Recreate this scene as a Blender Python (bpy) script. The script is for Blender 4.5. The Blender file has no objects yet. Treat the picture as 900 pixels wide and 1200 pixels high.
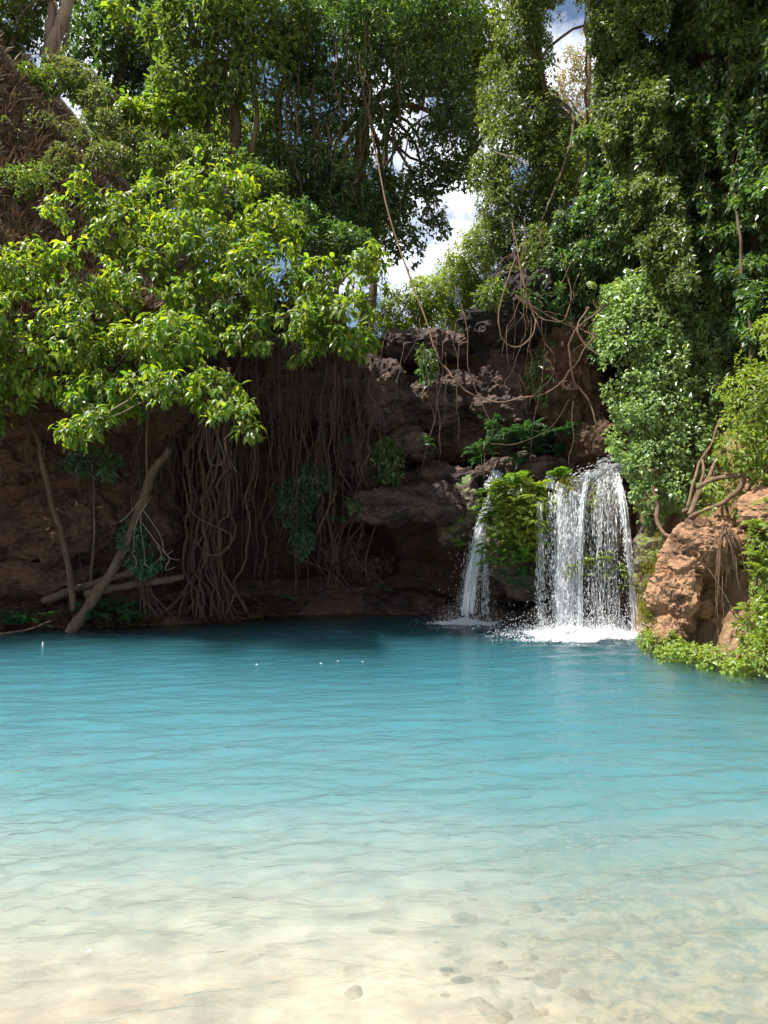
import bpy, math, random
import numpy as np
from mathutils import Vector, Matrix

SC = bpy.context.scene
COL = SC.collection
rng = np.random.default_rng(11)
random.seed(5)

# ------------------------------------------------------------------ camera, sky, sun, exposure
CAMZ, F = 2.4, 901.0
cam = bpy.data.cameras.new("camera")
cam.sensor_fit = 'VERTICAL'
cam.sensor_height = 24
cam.lens = 24 * F / 1200
cam.clip_end = 3000
cam.clip_start = 0.05
cam_o = bpy.data.objects.new("camera", cam)
COL.objects.link(cam_o)
cam_o.location = (0, 0, CAMZ)
cam_o.rotation_euler = (math.radians(90), 0, 0)
SC.camera = cam_o

SUN_DIR = Vector((-0.47, -0.06, 0.87)).normalized()        # towards the sun
SUN_ELEV = math.asin(SUN_DIR.z)
SUN_ROT = math.atan2(SUN_DIR.x, SUN_DIR.y)
world = bpy.data.worlds.new("World")
SC.world = world
world.use_nodes = True
nt = world.node_tree
nt.nodes.clear()
w_out = nt.nodes.new("ShaderNodeOutputWorld")
w_bg = nt.nodes.new("ShaderNodeBackground")
w_sky = nt.nodes.new("ShaderNodeTexSky")
w_sky.sky_type = 'NISHITA'
w_sky.sun_disc = False
w_sky.sun_elevation = SUN_ELEV
w_sky.sun_rotation = SUN_ROT
w_co = nt.nodes.new("ShaderNodeTexCoord")
w_no = nt.nodes.new("ShaderNodeTexNoise")
w_no.inputs["Scale"].default_value = 4.6
w_no.inputs["Detail"].default_value = 9
w_no.inputs["Roughness"].default_value = 0.58
w_ra = nt.nodes.new("ShaderNodeValToRGB")
w_ra.color_ramp.elements[0].position = 0.50
w_ra.color_ramp.elements[1].position = 0.64
w_mx = nt.nodes.new("ShaderNodeMix")
w_mx.data_type = 'RGBA'
w_mx.inputs[7].default_value = (17, 17.4, 18, 1)        # sunlit cloud
nt.links.new(w_co.outputs["Generated"], w_no.inputs["Vector"])
nt.links.new(w_no.outputs["Fac"], w_ra.inputs["Fac"])
nt.links.new(w_ra.outputs["Color"], w_mx.inputs[0])
nt.links.new(w_sky.outputs["Color"], w_mx.inputs[6])
nt.links.new(w_mx.outputs[2], w_bg.inputs["Color"])
w_bg.inputs["Strength"].default_value = 0.055
nt.links.new(w_bg.outputs["Background"], w_out.inputs["Surface"])

sun = bpy.data.lights.new("sun", 'SUN')
sun.energy = 5.0
sun.angle = math.radians(0.5)
sun.color = (1.0, 0.955, 0.88)
sun_o = bpy.data.objects.new("sun", sun)
COL.objects.link(sun_o)
sun_o.rotation_euler = SUN_DIR.to_track_quat('Z', 'Y').to_euler()
sun_o.location = (-10, 0, 30)

SC.view_settings.view_transform = 'Standard'
SC.view_settings.look = 'None'
SC.view_settings.exposure = 1.25
SC.view_settings.gamma = 1
SC.view_settings.use_curve_mapping = False
SC.cycles.max_bounces = 8
SC.cycles.diffuse_bounces = 3
SC.cycles.glossy_bounces = 3
SC.cycles.transmission_bounces = 4
SC.cycles.transparent_max_bounces = 12
SC.cycles.volume_bounces = 1
SC.cycles.use_denoising = True
SC.cycles.sample_clamp_indirect = 6
SC.cycles.sample_clamp_direct = 12


# ------------------------------------------------------------------ helpers
def P(px, py, Y):
    return np.array([(px - 450) / F * Y, Y, CAMZ - (py - 600) / F * Y])


def norm(a):
    return a / np.maximum(np.linalg.norm(a, axis=-1, keepdims=True), 1e-9)


def hash3(i, j, k, seed):
    h = (i.astype(np.uint32) * np.uint32(374761393) + j.astype(np.uint32) * np.uint32(668265263)
         + k.astype(np.uint32) * np.uint32(2246822519) + np.uint32(seed * 3266489917 & 0xffffffff))
    h = (h ^ (h >> np.uint32(13))) * np.uint32(1274126177)
    h = h ^ (h >> np.uint32(16))
    return (h & np.uint32(0xffffff)).astype(np.float64) / 16777215.0


def vnoise(p, seed=0):
    p = np.asarray(p, float)
    i = np.floor(p).astype(np.int64)
    f = p - i
    f = f * f * f * (f * (f * 6 - 15) + 10)
    r = 0
    for a in (0, 1):
        for b in (0, 1):
            for c in (0, 1):
                w = (f[..., 0] if a else 1 - f[..., 0]) * (f[..., 1] if b else 1 - f[..., 1]) * (f[..., 2] if c else 1 - f[..., 2])
                r = r + w * hash3(i[..., 0] + a, i[..., 1] + b, i[..., 2] + c, seed)
    return r


def fbm(p, octv=5, seed=0, gain=0.5, ridged=False):
    p = np.asarray(p, float)
    amp, tot, r = 1.0, 0.0, 0
    for o in range(octv):
        n = vnoise(p * (2.03 ** o) + 17.3 * o, seed + o)
        if ridged:
            n = 1 - np.abs(2 * n - 1)
        r = r + amp * n
        tot += amp
        amp *= gain
    return r / tot


def mesh_np(name, V, faces, mat=None, smooth=False):
    """faces: list of (n,k) index arrays"""
    V = np.asarray(V, np.float32)
    if not isinstance(faces, list):
        faces = [faces]
    faces = [np.asarray(f, np.int32) for f in faces if len(f)]
    me = bpy.data.meshes.new(name)
    me.vertices.add(len(V))
    me.vertices.foreach_set("co", V.ravel())
    loops = np.concatenate([f.ravel() for f in faces])
    counts = np.concatenate([np.full(len(f), f.shape[1], np.int32) for f in faces])
    starts = np.concatenate([[0], np.cumsum(counts)[:-1]]).astype(np.int32)
    me.loops.add(len(loops))
    me.loops.foreach_set("vertex_index", loops)
    me.polygons.add(len(counts))
    me.polygons.foreach_set("loop_start", starts)
    me.polygons.foreach_set("loop_total", counts)
    me.polygons.foreach_set("use_smooth", np.full(len(counts), smooth, bool))
    me.update(calc_edges=True)
    if mat:
        me.materials.append(mat)
    return me


def tag(o, label=None, cat=None, group=None, kind=None):
    if label: o["label"] = label
    if cat: o["category"] = cat
    if group: o["group"] = group
    if kind: o["kind"] = kind
    return o


def thing(name, label, cat, loc, group=None):
    o = bpy.data.objects.new(name, None)
    COL.objects.link(o)
    o.location = [float(c) for c in loc]
    o.empty_display_size = 0.2
    return tag(o, label, cat, group)


def wloc(o):
    v = np.zeros(3)
    while o is not None:
        v += np.array(o.location)
        o = o.parent
    return v


def obj(name, V, faces, mat, parent=None, smooth=False, origin=None):
    V = np.asarray(V, float)
    if origin is None:
        origin = wloc(parent) if parent is not None else np.array([V[:, 0].mean(), V[:, 1].mean(), V[:, 2].min()])
    me = mesh_np(name, V - origin, faces, mat, smooth)
    o = bpy.data.objects.new(name, me)
    COL.objects.link(o)
    if parent is not None:
        o.parent = parent
        o.location = origin - wloc(parent)
    else:
        o.location = origin
    return o


def join(parts):
    Vs, Fs, n = [], {}, 0
    for V, fl in parts:
        if not isinstance(fl, list):
            fl = [fl]
        for f in fl:
            f = np.asarray(f)
            if len(f):
                Fs.setdefault(f.shape[1], []).append(f + n)
        Vs.append(V)
        n += len(V)
    return np.concatenate(Vs), [np.concatenate(f) for f in Fs.values()]


def smooth_path(pts, n):
    pts = np.asarray(pts, float)
    if len(pts) == 2:
        t = np.linspace(0, 1, n)[:, None]
        return pts[0] * (1 - t) + pts[1] * t
    e = np.vstack([2 * pts[0] - pts[1], pts, 2 * pts[-1] - pts[-2]])
    out = []
    m = len(pts) - 1
    for s in np.linspace(0, m, n):
        k = min(int(s), m - 1)
        t = s - k
        a, b, c, d = e[k], e[k + 1], e[k + 2], e[k + 3]
        out.append(0.5 * (2 * b + (c - a) * t + (2 * a - 5 * b + 4 * c - d) * t * t + (3 * b - a - 3 * c + d) * t ** 3))
    return np.array(out)


def tube(pts, r0, r1=None, n=14, sides=6, wob=0.0, cap=True, knot=0.0):
    r1 = r0 if r1 is None else r1
    c = smooth_path(pts, n)
    if wob:
        s = rng.uniform(0, 100, 3)
        t = np.linspace(0, np.linalg.norm(np.diff(c, axis=0), axis=1).sum(), n)
        w = np.stack([fbm(np.stack([t * 2.2 + s[k], t * 0 + 3 * k, t * 0], -1), 3, k) - 0.5 for k in range(3)], -1)
        c = c + w * wob * np.minimum(1, np.linspace(0, 4, n))[:, None]
    T = norm(np.gradient(c, axis=0))
    ref = np.array([0.3, 1, 0.1]) if abs(T[:, 1]).mean() < 0.8 else np.array([1, 0.2, 0.1])
    A = norm(np.cross(T, ref))
    B = np.cross(T, A)
    rad = np.linspace(r0, r1, n)
    if knot:
        rad = rad * (1 + knot * (rng.random(n) - 0.5))
    ang = np.linspace(0, 2 * np.pi, sides, endpoint=False)
    V = c[:, None] + rad[:, None, None] * (np.cos(ang)[None, :, None] * A[:, None] + np.sin(ang)[None, :, None] * B[:, None])
    V = V.reshape(-1, 3)
    i = np.arange(n - 1)[:, None] * sides
    j = np.arange(sides)[None]
    q = np.stack([i + j, i + (j + 1) % sides, i + sides + (j + 1) % sides, i + sides + j], -1).reshape(-1, 4)
    fl = [q]
    if cap:
        V = np.vstack([V, c[0], c[-1]])
        j = np.arange(sides)
        fl.append(np.concatenate([np.stack([(j + 1) % sides, j, np.full(sides, n * sides)], -1),
                                  np.stack([(n - 1) * sides + j, (n - 1) * sides + (j + 1) % sides, np.full(sides, n * sides + 1)], -1)]))
    return V, fl


def pxpath(pts, Y=None):
    return np.array([P(p[0], p[1], p[2] if len(p) > 2 else Y) for p in pts])


# ------------------------------------------------------------------ materials
def new_mat(name):
    m = bpy.data.materials.new(name)
    m.use_nodes = True
    m.node_tree.nodes.clear()
    return m, m.node_tree


def ramp(t, stops):
    r = t.nodes.new("ShaderNodeValToRGB")
    e = r.color_ramp.elements
    while len(e) < len(stops):
        e.new(0.5)
    for el, (p, c) in zip(e, stops):
        el.position = p
        el.color = (*c, 1)
    return r


def leaf_mat(name, cols, trans=0.45, tcol=None, rough=0.42, spec=0.5):
    """cols: colours spread at random over the leaves; each leaf keeps its own"""
    m, t = new_mat(name)
    out = t.nodes.new("ShaderNodeOutputMaterial")
    geo = t.nodes.new("ShaderNodeNewGeometry")
    oi = t.nodes.new("ShaderNodeObjectInfo")
    ad = t.nodes.new("ShaderNodeMath"); ad.operation = 'ADD'
    fr = t.nodes.new("ShaderNodeMath"); fr.operation = 'FRACT'
    t.links.new(geo.outputs["Random Per Island"], ad.inputs[0])
    t.links.new(oi.outputs["Random"], ad.inputs[1])
    t.links.new(ad.outputs[0], fr.inputs[0])
    r = ramp(t, [(i / (len(cols) - 1), c) for i, c in enumerate(cols)])
    t.links.new(fr.outputs[0], r.inputs["Fac"])
    # fine mottling
    no = t.nodes.new("ShaderNodeTexNoise"); no.inputs["Scale"].default_value = 1.1; no.inputs["Detail"].default_value = 3
    mr = t.nodes.new("ShaderNodeMapRange")
    mr.inputs["From Min"].default_value = 0.3; mr.inputs["From Max"].default_value = 0.7
    mr.inputs["To Min"].default_value = 0.7; mr.inputs["To Max"].default_value = 1.3
    co = t.nodes.new("ShaderNodeTexCoord")
    t.links.new(co.outputs["Object"], no.inputs["Vector"])
    t.links.new(no.outputs["Fac"], mr.inputs["Value"])
    mu = t.nodes.new("ShaderNodeMix"); mu.data_type = 'RGBA'; mu.blend_type = 'MULTIPLY'; mu.inputs[0].default_value = 1
    t.links.new(r.outputs["Color"], mu.inputs[6])
    t.links.new(mr.outputs["Result"], mu.inputs[7])
    pb = t.nodes.new("ShaderNodeBsdfPrincipled")
    pb.inputs["Roughness"].default_value = rough
    pb.inputs["Specular IOR Level"].default_value = spec
    t.links.new(mu.outputs[2], pb.inputs["Base Color"])
    tr = t.nodes.new("ShaderNodeBsdfTranslucent")
    hs = t.nodes.new("ShaderNodeMix"); hs.data_type = 'RGBA'; hs.blend_type = 'MULTIPLY'; hs.inputs[0].default_value = 1
    hs.inputs[7].default_value = (*(tcol or (2.6, 2.3, 0.7)), 1)
    t.links.new(mu.outputs[2], hs.inputs[6])
    t.links.new(hs.outputs[2], tr.inputs["Color"])
    mx = t.nodes.new("ShaderNodeMixShader"); mx.inputs[0].default_value = trans
    t.links.new(pb.outputs[0], mx.inputs[1]); t.links.new(tr.outputs[0], mx.inputs[2])
    t.links.new(mx.outputs[0], out.inputs["Surface"])
    return m


def rock_mat(name, cols, scale=1.0, rough=0.9, bump=0.5, strata=0.3, moss=None, spec=0.3):
    m, t = new_mat(name)
    out = t.nodes.new("ShaderNodeOutputMaterial")
    pb = t.nodes.new("ShaderNodeBsdfPrincipled")
    pb.inputs["Roughness"].default_value = rough
    pb.inputs["Specular IOR Level"].default_value = spec
    co = t.nodes.new("ShaderNodeNewGeometry")
    mp = t.nodes.new("ShaderNodeMapping"); mp.inputs["Scale"].default_value = (scale, scale, scale * (1 + 3 * strata))
    t.links.new(co.outputs["Position"], mp.inputs["Vector"])
    n1 = t.nodes.new("ShaderNodeTexNoise"); n1.inputs["Scale"].default_value = 1.1; n1.inputs["Detail"].default_value = 10; n1.inputs["Roughness"].default_value = 0.65
    t.links.new(mp.outputs[0], n1.inputs["Vector"])
    r = ramp(t, [(0.28 + 0.44 * i / (len(cols) - 1), c) for i, c in enumerate(cols)])
    t.links.new(n1.outputs["Fac"], r.inputs["Fac"])
    n2 = t.nodes.new("ShaderNodeTexNoise"); n2.inputs["Scale"].default_value = 9 * scale; n2.inputs["Detail"].default_value = 8; n2.inputs["Roughness"].default_value = 0.7
    t.links.new(co.outputs["Position"], n2.inputs["Vector"])
    mr = t.nodes.new("ShaderNodeMapRange")
    mr.inputs["From Min"].default_value = 0.3; mr.inputs["From Max"].default_value = 0.7
    mr.inputs["To Min"].default_value = 0.55; mr.inputs["To Max"].default_value = 1.35
    t.links.new(n2.outputs["Fac"], mr.inputs["Value"])
    mu = t.nodes.new("ShaderNodeMix"); mu.data_type = 'RGBA'; mu.blend_type = 'MULTIPLY'; mu.inputs[0].default_value = 1
    t.links.new(r.outputs["Color"], mu.inputs[6]); t.links.new(mr.outputs["Result"], mu.inputs[7])
    col = mu.outputs[2]
    if moss:
        sep = t.nodes.new("ShaderNodeSeparateXYZ"); t.links.new(co.outputs["Normal"], sep.inputs[0])
        n3 = t.nodes.new("ShaderNodeTexNoise"); n3.inputs["Scale"].default_value = 2.3; n3.inputs["Detail"].default_value = 6
        t.links.new(co.outputs["Position"], n3.inputs["Vector"])
        a = t.nodes.new("ShaderNodeMath"); a.operation = 'MULTIPLY_ADD'; a.inputs[1].default_value = 0.35
        t.links.new(sep.outputs["Z"], a.inputs[0]); t.links.new(n3.outputs["Fac"], a.inputs[2])
        mr2 = t.nodes.new("ShaderNodeMapRange"); mr2.inputs["From Min"].default_value = moss[1]; mr2.inputs["From Max"].default_value = moss[1] + 0.12
        t.links.new(a.outputs[0], mr2.inputs["Value"])
        mm = t.nodes.new("ShaderNodeMix"); mm.data_type = 'RGBA'
        mm.inputs[7].default_value = (*moss[0], 1)
        t.links.new(mr2.outputs["Result"], mm.inputs[0]); t.links.new(col, mm.inputs[6])
        col = mm.outputs[2]
    t.links.new(col, pb.inputs["Base Color"])
    bp = t.nodes.new("ShaderNodeBump"); bp.inputs["Strength"].default_value = bump; bp.inputs["Distance"].default_value = 0.06
    t.links.new(n2.outputs["Fac"], bp.inputs["Height"])
    t.links.new(bp.outputs[0], pb.inputs["Normal"])
    t.links.new(pb.outputs[0], out.inputs["Surface"])
    return m


def bark_mat(name, c0, c1, sc=30):
    return rock_mat(name, [c0, c1], scale=sc / 10, bump=0.6, strata=-0.25)


M = {}
M['fig_leaf'] = leaf_mat('fig_leaf', [(.045, .10, .022), (.07, .14, .028), (.10, .18, .03), (.14, .22, .032), (.20, .24, .034), (.055, .12, .022)], 0.45, (3.0, 2.7, .6), 0.42, 0.5)
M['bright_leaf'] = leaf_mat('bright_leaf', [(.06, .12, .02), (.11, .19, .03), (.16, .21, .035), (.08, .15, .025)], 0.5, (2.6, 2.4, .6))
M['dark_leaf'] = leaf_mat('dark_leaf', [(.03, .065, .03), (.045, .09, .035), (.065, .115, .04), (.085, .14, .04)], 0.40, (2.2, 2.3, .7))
M['mid_leaf'] = leaf_mat('mid_leaf', [(.045, .09, .03), (.07, .13, .035), (.10, .165, .04), (.14, .19, .045)], 0.42, (2.5, 2.3, .7))
M['olive_leaf'] = leaf_mat('olive_leaf', [(.05, .09, .03), (.085, .135, .035), (.13, .165, .045), (.06, .11, .03)], 0.4, (2.2, 2.0, .8))
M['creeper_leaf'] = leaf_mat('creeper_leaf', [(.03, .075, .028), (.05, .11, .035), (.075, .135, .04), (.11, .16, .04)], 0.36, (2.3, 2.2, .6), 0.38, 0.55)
M['lit_creeper_leaf'] = leaf_mat('lit_creeper_leaf', [(.12, .20, .08), (.16, .25, .10), (.21, .31, .12), (.25, .32, .09)], 0.36, (2.0, 2.0, .7), 0.35, 0.7)  # paler copy of the creeper leaf, sunlight on the mound put into its colours
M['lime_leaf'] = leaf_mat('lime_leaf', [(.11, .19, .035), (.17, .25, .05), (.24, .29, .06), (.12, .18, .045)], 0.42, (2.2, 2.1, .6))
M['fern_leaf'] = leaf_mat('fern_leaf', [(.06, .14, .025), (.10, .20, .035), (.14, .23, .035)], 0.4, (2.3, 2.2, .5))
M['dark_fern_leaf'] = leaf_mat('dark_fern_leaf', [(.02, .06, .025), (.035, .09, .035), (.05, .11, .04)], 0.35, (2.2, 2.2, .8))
M['dry_leaf'] = leaf_mat('dry_leaf', [(.19, .14, .10), (.27, .21, .15), (.14, .10, .075), (.22, .155, .12)], 0.3, (1.6, 1.4, .9), 0.7, 0.2)
M['weed_leaf'] = leaf_mat('weed_leaf', [(.05, .09, .03), (.08, .12, .04), (.13, .14, .06), (.06, .11, .035)], 0.4, (2.2, 2.0, .8))
M['litter_leaf'] = leaf_mat('litter_leaf', [(.05, .032, .02), (.09, .055, .032), (.14, .085, .045), (.035, .025, .016)], 0.2, (1.4, 1.3, .9), 0.7, 0.2)
M['pale_leaf'] = leaf_mat('pale_leaf', [(.22, .20, .11), (.28, .24, .13), (.18, .19, .09)], 0.45, (1.6, 1.5, 1.0), 0.7, 0.2)
M['brown_rock'] = rock_mat('brown_rock', [(.024, .013, .007), (.047, .026, .013), (.075, .042, .022), (.034, .02, .011)], 0.9, strata=0.6)
M['dark_rock'] = rock_mat('dark_rock', [(.009, .007, .006), (.024, .016, .012), (.078, .05, .035), (.016, .012, .010)], 1.1, strata=0.5, rough=0.75)
M['shaded_black_rock'] = rock_mat('shaded_black_rock', [(.007, .006, .005), (.016, .013, .011), (.042, .033, .025)], 1.3, strata=0.1, rough=0.8)  # dark conglomerate, darkened further to put its shade into the colour
M['mossy_rock'] = rock_mat('mossy_rock', [(.03, .024, .015), (.07, .05, .03), (.11, .075, .04)], 1.5, rough=0.6, moss=((.09, .13, .02), 0.62), spec=0.5)
M['red_rock'] = rock_mat('red_rock', [(.13, .065, .032), (.21, .112, .058), (.30, .175, .10), (.085, .045, .026), (.23, .13, .07)], 1.2, strata=0.25, bump=0.7)
M['soil'] = rock_mat('soil', [(.04, .024, .015), (.08, .045, .027), (.12, .07, .043), (.06, .036, .024)], 1.4, bump=0.8, strata=0)
M['slope_soil'] = rock_mat('slope_soil', [(.06, .05, .03), (.12, .095, .06), (.17, .135, .09), (.08, .085, .04)], 1.4, bump=0.8, strata=0)
M['dark_soil'] = rock_mat('dark_soil', [(.03, .024, .014), (.055, .042, .024), (.08, .06, .035)], 1.4, bump=0.8, strata=0)
M['bank_soil'] = rock_mat('bank_soil', [(.10, .06, .03), (.19, .11, .06), (.27, .17, .10), (.13, .10, .04)], 1.6, bump=0.9, strata=0, moss=((.11, .13, .03), .72))
M['sand'] = rock_mat('sand', [(.34, .27, .20), (.41, .335, .25), (.47, .39, .295)], 0.35, bump=0.25, strata=0)


def gravel_patch(m):
    """grey green silted gravel lying over the right half of the bed"""
    t = m.node_tree
    pb = [n for n in t.nodes if n.type == 'BSDF_PRINCIPLED'][0]
    src = pb.inputs["Base Color"].links[0].from_socket
    geo = t.nodes.new("ShaderNodeNewGeometry")
    sep = t.nodes.new("ShaderNodeSeparateXYZ"); t.links.new(geo.outputs["Position"], sep.inputs[0])
    n = t.nodes.new("ShaderNodeTexNoise"); n.inputs["Scale"].default_value = 1.7; n.inputs["Detail"].default_value = 6; n.inputs["Roughness"].default_value = .62
    t.links.new(geo.outputs["Position"], n.inputs["Vector"])
    a = t.nodes.new("ShaderNodeMath"); a.operation = 'MULTIPLY_ADD'; a.inputs[1].default_value = .34; a.inputs[2].default_value = -.34
    t.links.new(sep.outputs["X"], a.inputs[0])
    b = t.nodes.new("ShaderNodeMath"); b.operation = 'ADD'
    t.links.new(a.outputs[0], b.inputs[0]); t.links.new(n.outputs["Fac"], b.inputs[1])
    mr = t.nodes.new("ShaderNodeMapRange"); mr.inputs["From Min"].default_value = .30; mr.inputs["From Max"].default_value = .62; mr.inputs["To Max"].default_value = .85
    t.links.new(b.outputs[0], mr.inputs["Value"])
    v = t.nodes.new("ShaderNodeTexNoise"); v.inputs["Scale"].default_value = 5.5; v.inputs["Detail"].default_value = 5; v.inputs["Roughness"].default_value = .6; v.inputs["Distortion"].default_value = 1.2
    t.links.new(geo.outputs["Position"], v.inputs["Vector"])
    r = ramp(t, [(.30, (.10, .115, .10)), (.45, (.20, .19, .15)), (.58, (.36, .29, .18)), (.70, (.13, .135, .115))])
    t.links.new(v.outputs["Fac"], r.inputs["Fac"])
    mx = t.nodes.new("ShaderNodeMix"); mx.data_type = 'RGBA'
    t.links.new(mr.outputs[0], mx.inputs[0]); t.links.new(src, mx.inputs[6]); t.links.new(r.outputs["Color"], mx.inputs[7])
    t.links.new(mx.outputs[2], pb.inputs["Base Color"])


gravel_patch(M['sand'])
M['stone'] = rock_mat('stone', [(.13, .115, .085), (.26, .21, .145), (.38, .31, .22)], 3.0, bump=0.3, strata=0)
M['bark'] = bark_mat('bark', (.06, .045, .03), (.17, .13, .09))
M['pale_bark'] = bark_mat('pale_bark', (.17, .13, .10), (.33, .26, .20))
M['root'] = bark_mat('root', (.03, .02, .012), (.09, .06, .036), 50)
M['red_root'] = bark_mat('red_root', (.10, .062, .038), (.22, .14, .09), 50)
M['dead_wood'] = bark_mat('dead_wood', (.20, .165, .135), (.36, .31, .26), 60)
M['stem'] = bark_mat('stem', (.05, .035, .02), (.14, .10, .062), 60)
M['moss'] = leaf_mat('moss', [(.12, .15, .02), (.18, .19, .03), (.10, .10, .02), (.2, .16, .03)], 0.35, (1.8, 1.7, .5), 0.8, 0.1)


def water_mat():
    m, t = new_mat('pool_water')
    out = t.nodes.new("ShaderNodeOutputMaterial")
    tr = t.nodes.new("ShaderNodeBsdfTransparent")
    tr.inputs[0].default_value = (0.97, 0.99, 0.99, 1)
    gl = t.nodes.new("ShaderNodeBsdfGlossy"); gl.inputs["Roughness"].default_value = 0.045
    fr = t.nodes.new("ShaderNodeFresnel"); fr.inputs["IOR"].default_value = 1.333
    co = t.nodes.new("ShaderNodeNewGeometry")
    mp = t.nodes.new("ShaderNodeMapping"); mp.inputs["Scale"].default_value = (1.0, 2.2, 1)
    t.links.new(co.outputs["Position"], mp.inputs[0])
    no = t.nodes.new("ShaderNodeTexNoise"); no.inputs["Scale"].default_value = 5.5; no.inputs["Detail"].default_value = 3; no.inputs["Roughness"].default_value = 0.5; no.inputs["Distortion"].default_value = 0.6
    t.links.new(mp.outputs[0], no.inputs["Vector"])
    bp = t.nodes.new("ShaderNodeBump"); bp.inputs["Strength"].default_value = 0.8; bp.inputs["Distance"].default_value = 0.025
    t.links.new(no.outputs["Fac"], bp.inputs["Height"])
    t.links.new(bp.outputs[0], gl.inputs["Normal"]); t.links.new(bp.outputs[0], fr.inputs["Normal"])
    rf = t.nodes.new("ShaderNodeBsdfRefraction"); rf.inputs["IOR"].default_value = 1.333; rf.inputs["Roughness"].default_value = 0
    t.links.new(bp.outputs[0], rf.inputs["Normal"])
    m0 = t.nodes.new("ShaderNodeMixShader"); m0.inputs[0].default_value = 0.35
    t.links.new(tr.outputs[0], m0.inputs[1]); t.links.new(rf.outputs[0], m0.inputs[2])
    mx = t.nodes.new("ShaderNodeMixShader")
    t.links.new(fr.outputs[0], mx.inputs[0]); t.links.new(m0.outputs[0], mx.inputs[1]); t.links.new(gl.outputs[0], mx.inputs[2])
    t.links.new(mx.outputs[0], out.inputs["Surface"])
    vo = t.nodes.new("ShaderNodeVolumePrincipled")
    vo.inputs["Color"].default_value = (0.19, 0.65, 0.81, 1)
    vo.inputs["Density"].default_value = 0.34
    vo.inputs["Absorption Color"].default_value = (0.0, 0.0, 0.0, 1)
    vo.inputs["Anisotropy"].default_value = 0.0
    t.links.new(vo.outputs[0], out.inputs["Volume"])
    return m


def whitewater_mat(name, alpha=1.0, streak=False, lo=.38):
    m, t = new_mat(name)
    out = t.nodes.new("ShaderNodeOutputMaterial")
    pb = t.nodes.new("ShaderNodeBsdfPrincipled")
    pb.inputs["Base Color"].default_value = (.93, .95, .97, 1)
    pb.inputs["Roughness"].default_value = 0.6
    tl = t.nodes.new("ShaderNodeBsdfTranslucent"); tl.inputs[0].default_value = (.93, .95, .97, 1)
    mx = t.nodes.new("ShaderNodeMixShader"); mx.inputs[0].default_value = 0.4
    t.links.new(pb.outputs[0], mx.inputs[1]); t.links.new(tl.outputs[0], mx.inputs[2])
    tp = t.nodes.new("ShaderNodeBsdfTransparent")
    m2 = t.nodes.new("ShaderNodeMixShader"); m2.inputs[0].default_value = alpha
    if streak:
        co = t.nodes.new("ShaderNodeNewGeometry")
        mp = t.nodes.new("ShaderNodeMapping"); mp.inputs["Scale"].default_value = (45, 10, 1.5)
        no = t.nodes.new("ShaderNodeTexNoise"); no.inputs["Scale"].default_value = 1; no.inputs["Detail"].default_value = 6; no.inputs["Roughness"].default_value = .7
        mr = t.nodes.new("ShaderNodeMapRange"); mr.inputs["From Min"].default_value = lo; mr.inputs["From Max"].default_value = lo + .16
        mr.inputs["To Max"].default_value = alpha
        t.links.new(co.outputs["Position"], mp.inputs[0]); t.links.new(mp.outputs[0], no.inputs["Vector"])
        t.links.new(no.outputs["Fac"], mr.inputs["Value"]); t.links.new(mr.outputs["Result"], m2.inputs[0])
    t.links.new(tp.outputs[0], m2.inputs[1]); t.links.new(mx.outputs[0], m2.inputs[2])
    t.links.new(m2.outputs[0], out.inputs["Surface"])
    return m


M['water'] = water_mat()
M['whitewater'] = whitewater_mat('whitewater')
M['water_sheet'] = whitewater_mat('water_sheet', 0.9, True)
M['thin_sheet'] = whitewater_mat('thin_sheet', 0.75, True, .53)


# ------------------------------------------------------------------ terrain pieces
def grid_faces(nu, nv):
    i = np.arange(nu - 1)[:, None] * nv
    j = np.arange(nv - 1)[None]
    return np.stack([i + j, i + nv + j, i + nv + j + 1, i + j + 1], -1).reshape(-1, 4)


def plan_curve(pts, n):
    pts = np.asarray(pts, float)
    d = np.concatenate([[0], np.cumsum(np.linalg.norm(np.diff(pts, axis=0), axis=1))])
    s = np.linspace(0, d[-1], n)
    c = np.stack([np.interp(s, d, pts[:, k]) for k in range(pts.shape[1])], -1)
    k = np.ones(9) / 9
    for a in range(pts.shape[1]):
        c[4:-4, a] = np.convolve(c[:, a], k, 'valid')
    return c, s


# pool bed: one ground sheet, beach at the camera, deep below the falls, far edges out to the horizon
def bed_z(x, y):
    z = np.where(y < 1.5, (1.5 - y) * .4 * np.exp(-np.maximum(0, 1.5 - y) / 40), -.060 * np.maximum(0, np.minimum(y, 15) - 1.5) ** 1.5)
    z = z + 0.10 * (fbm(np.stack([x * .5, y * .7, x * 0], -1), 4, 3) - 0.5) * np.clip((y - 1) / 3, 0.2, 3)
    z = z + 0.05 * (fbm(np.stack([x * 2.2, y * 3.2, x * 0], -1), 4, 13) - 0.5) * np.clip((y - 1) / 3, 0.2, 1)
    return z


xs = np.concatenate([[-900, -200, -60], np.linspace(-16, 18, 180), [60, 200, 900]])
ys = np.concatenate([[-900, -200, -40, -10], np.linspace(-4, 10, 140), np.linspace(10.2, 24, 40), [60, 200, 900, 1500]])
X, Yg = np.meshgrid(xs, ys, indexing='ij')
Z = bed_z(X, Yg)
V = np.stack([X, Yg, Z], -1).reshape(-1, 3)
tag(obj('ground', V, grid_faces(len(xs), len(ys)), M['sand'], smooth=True, origin=np.zeros(3)), kind='structure')

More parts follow.
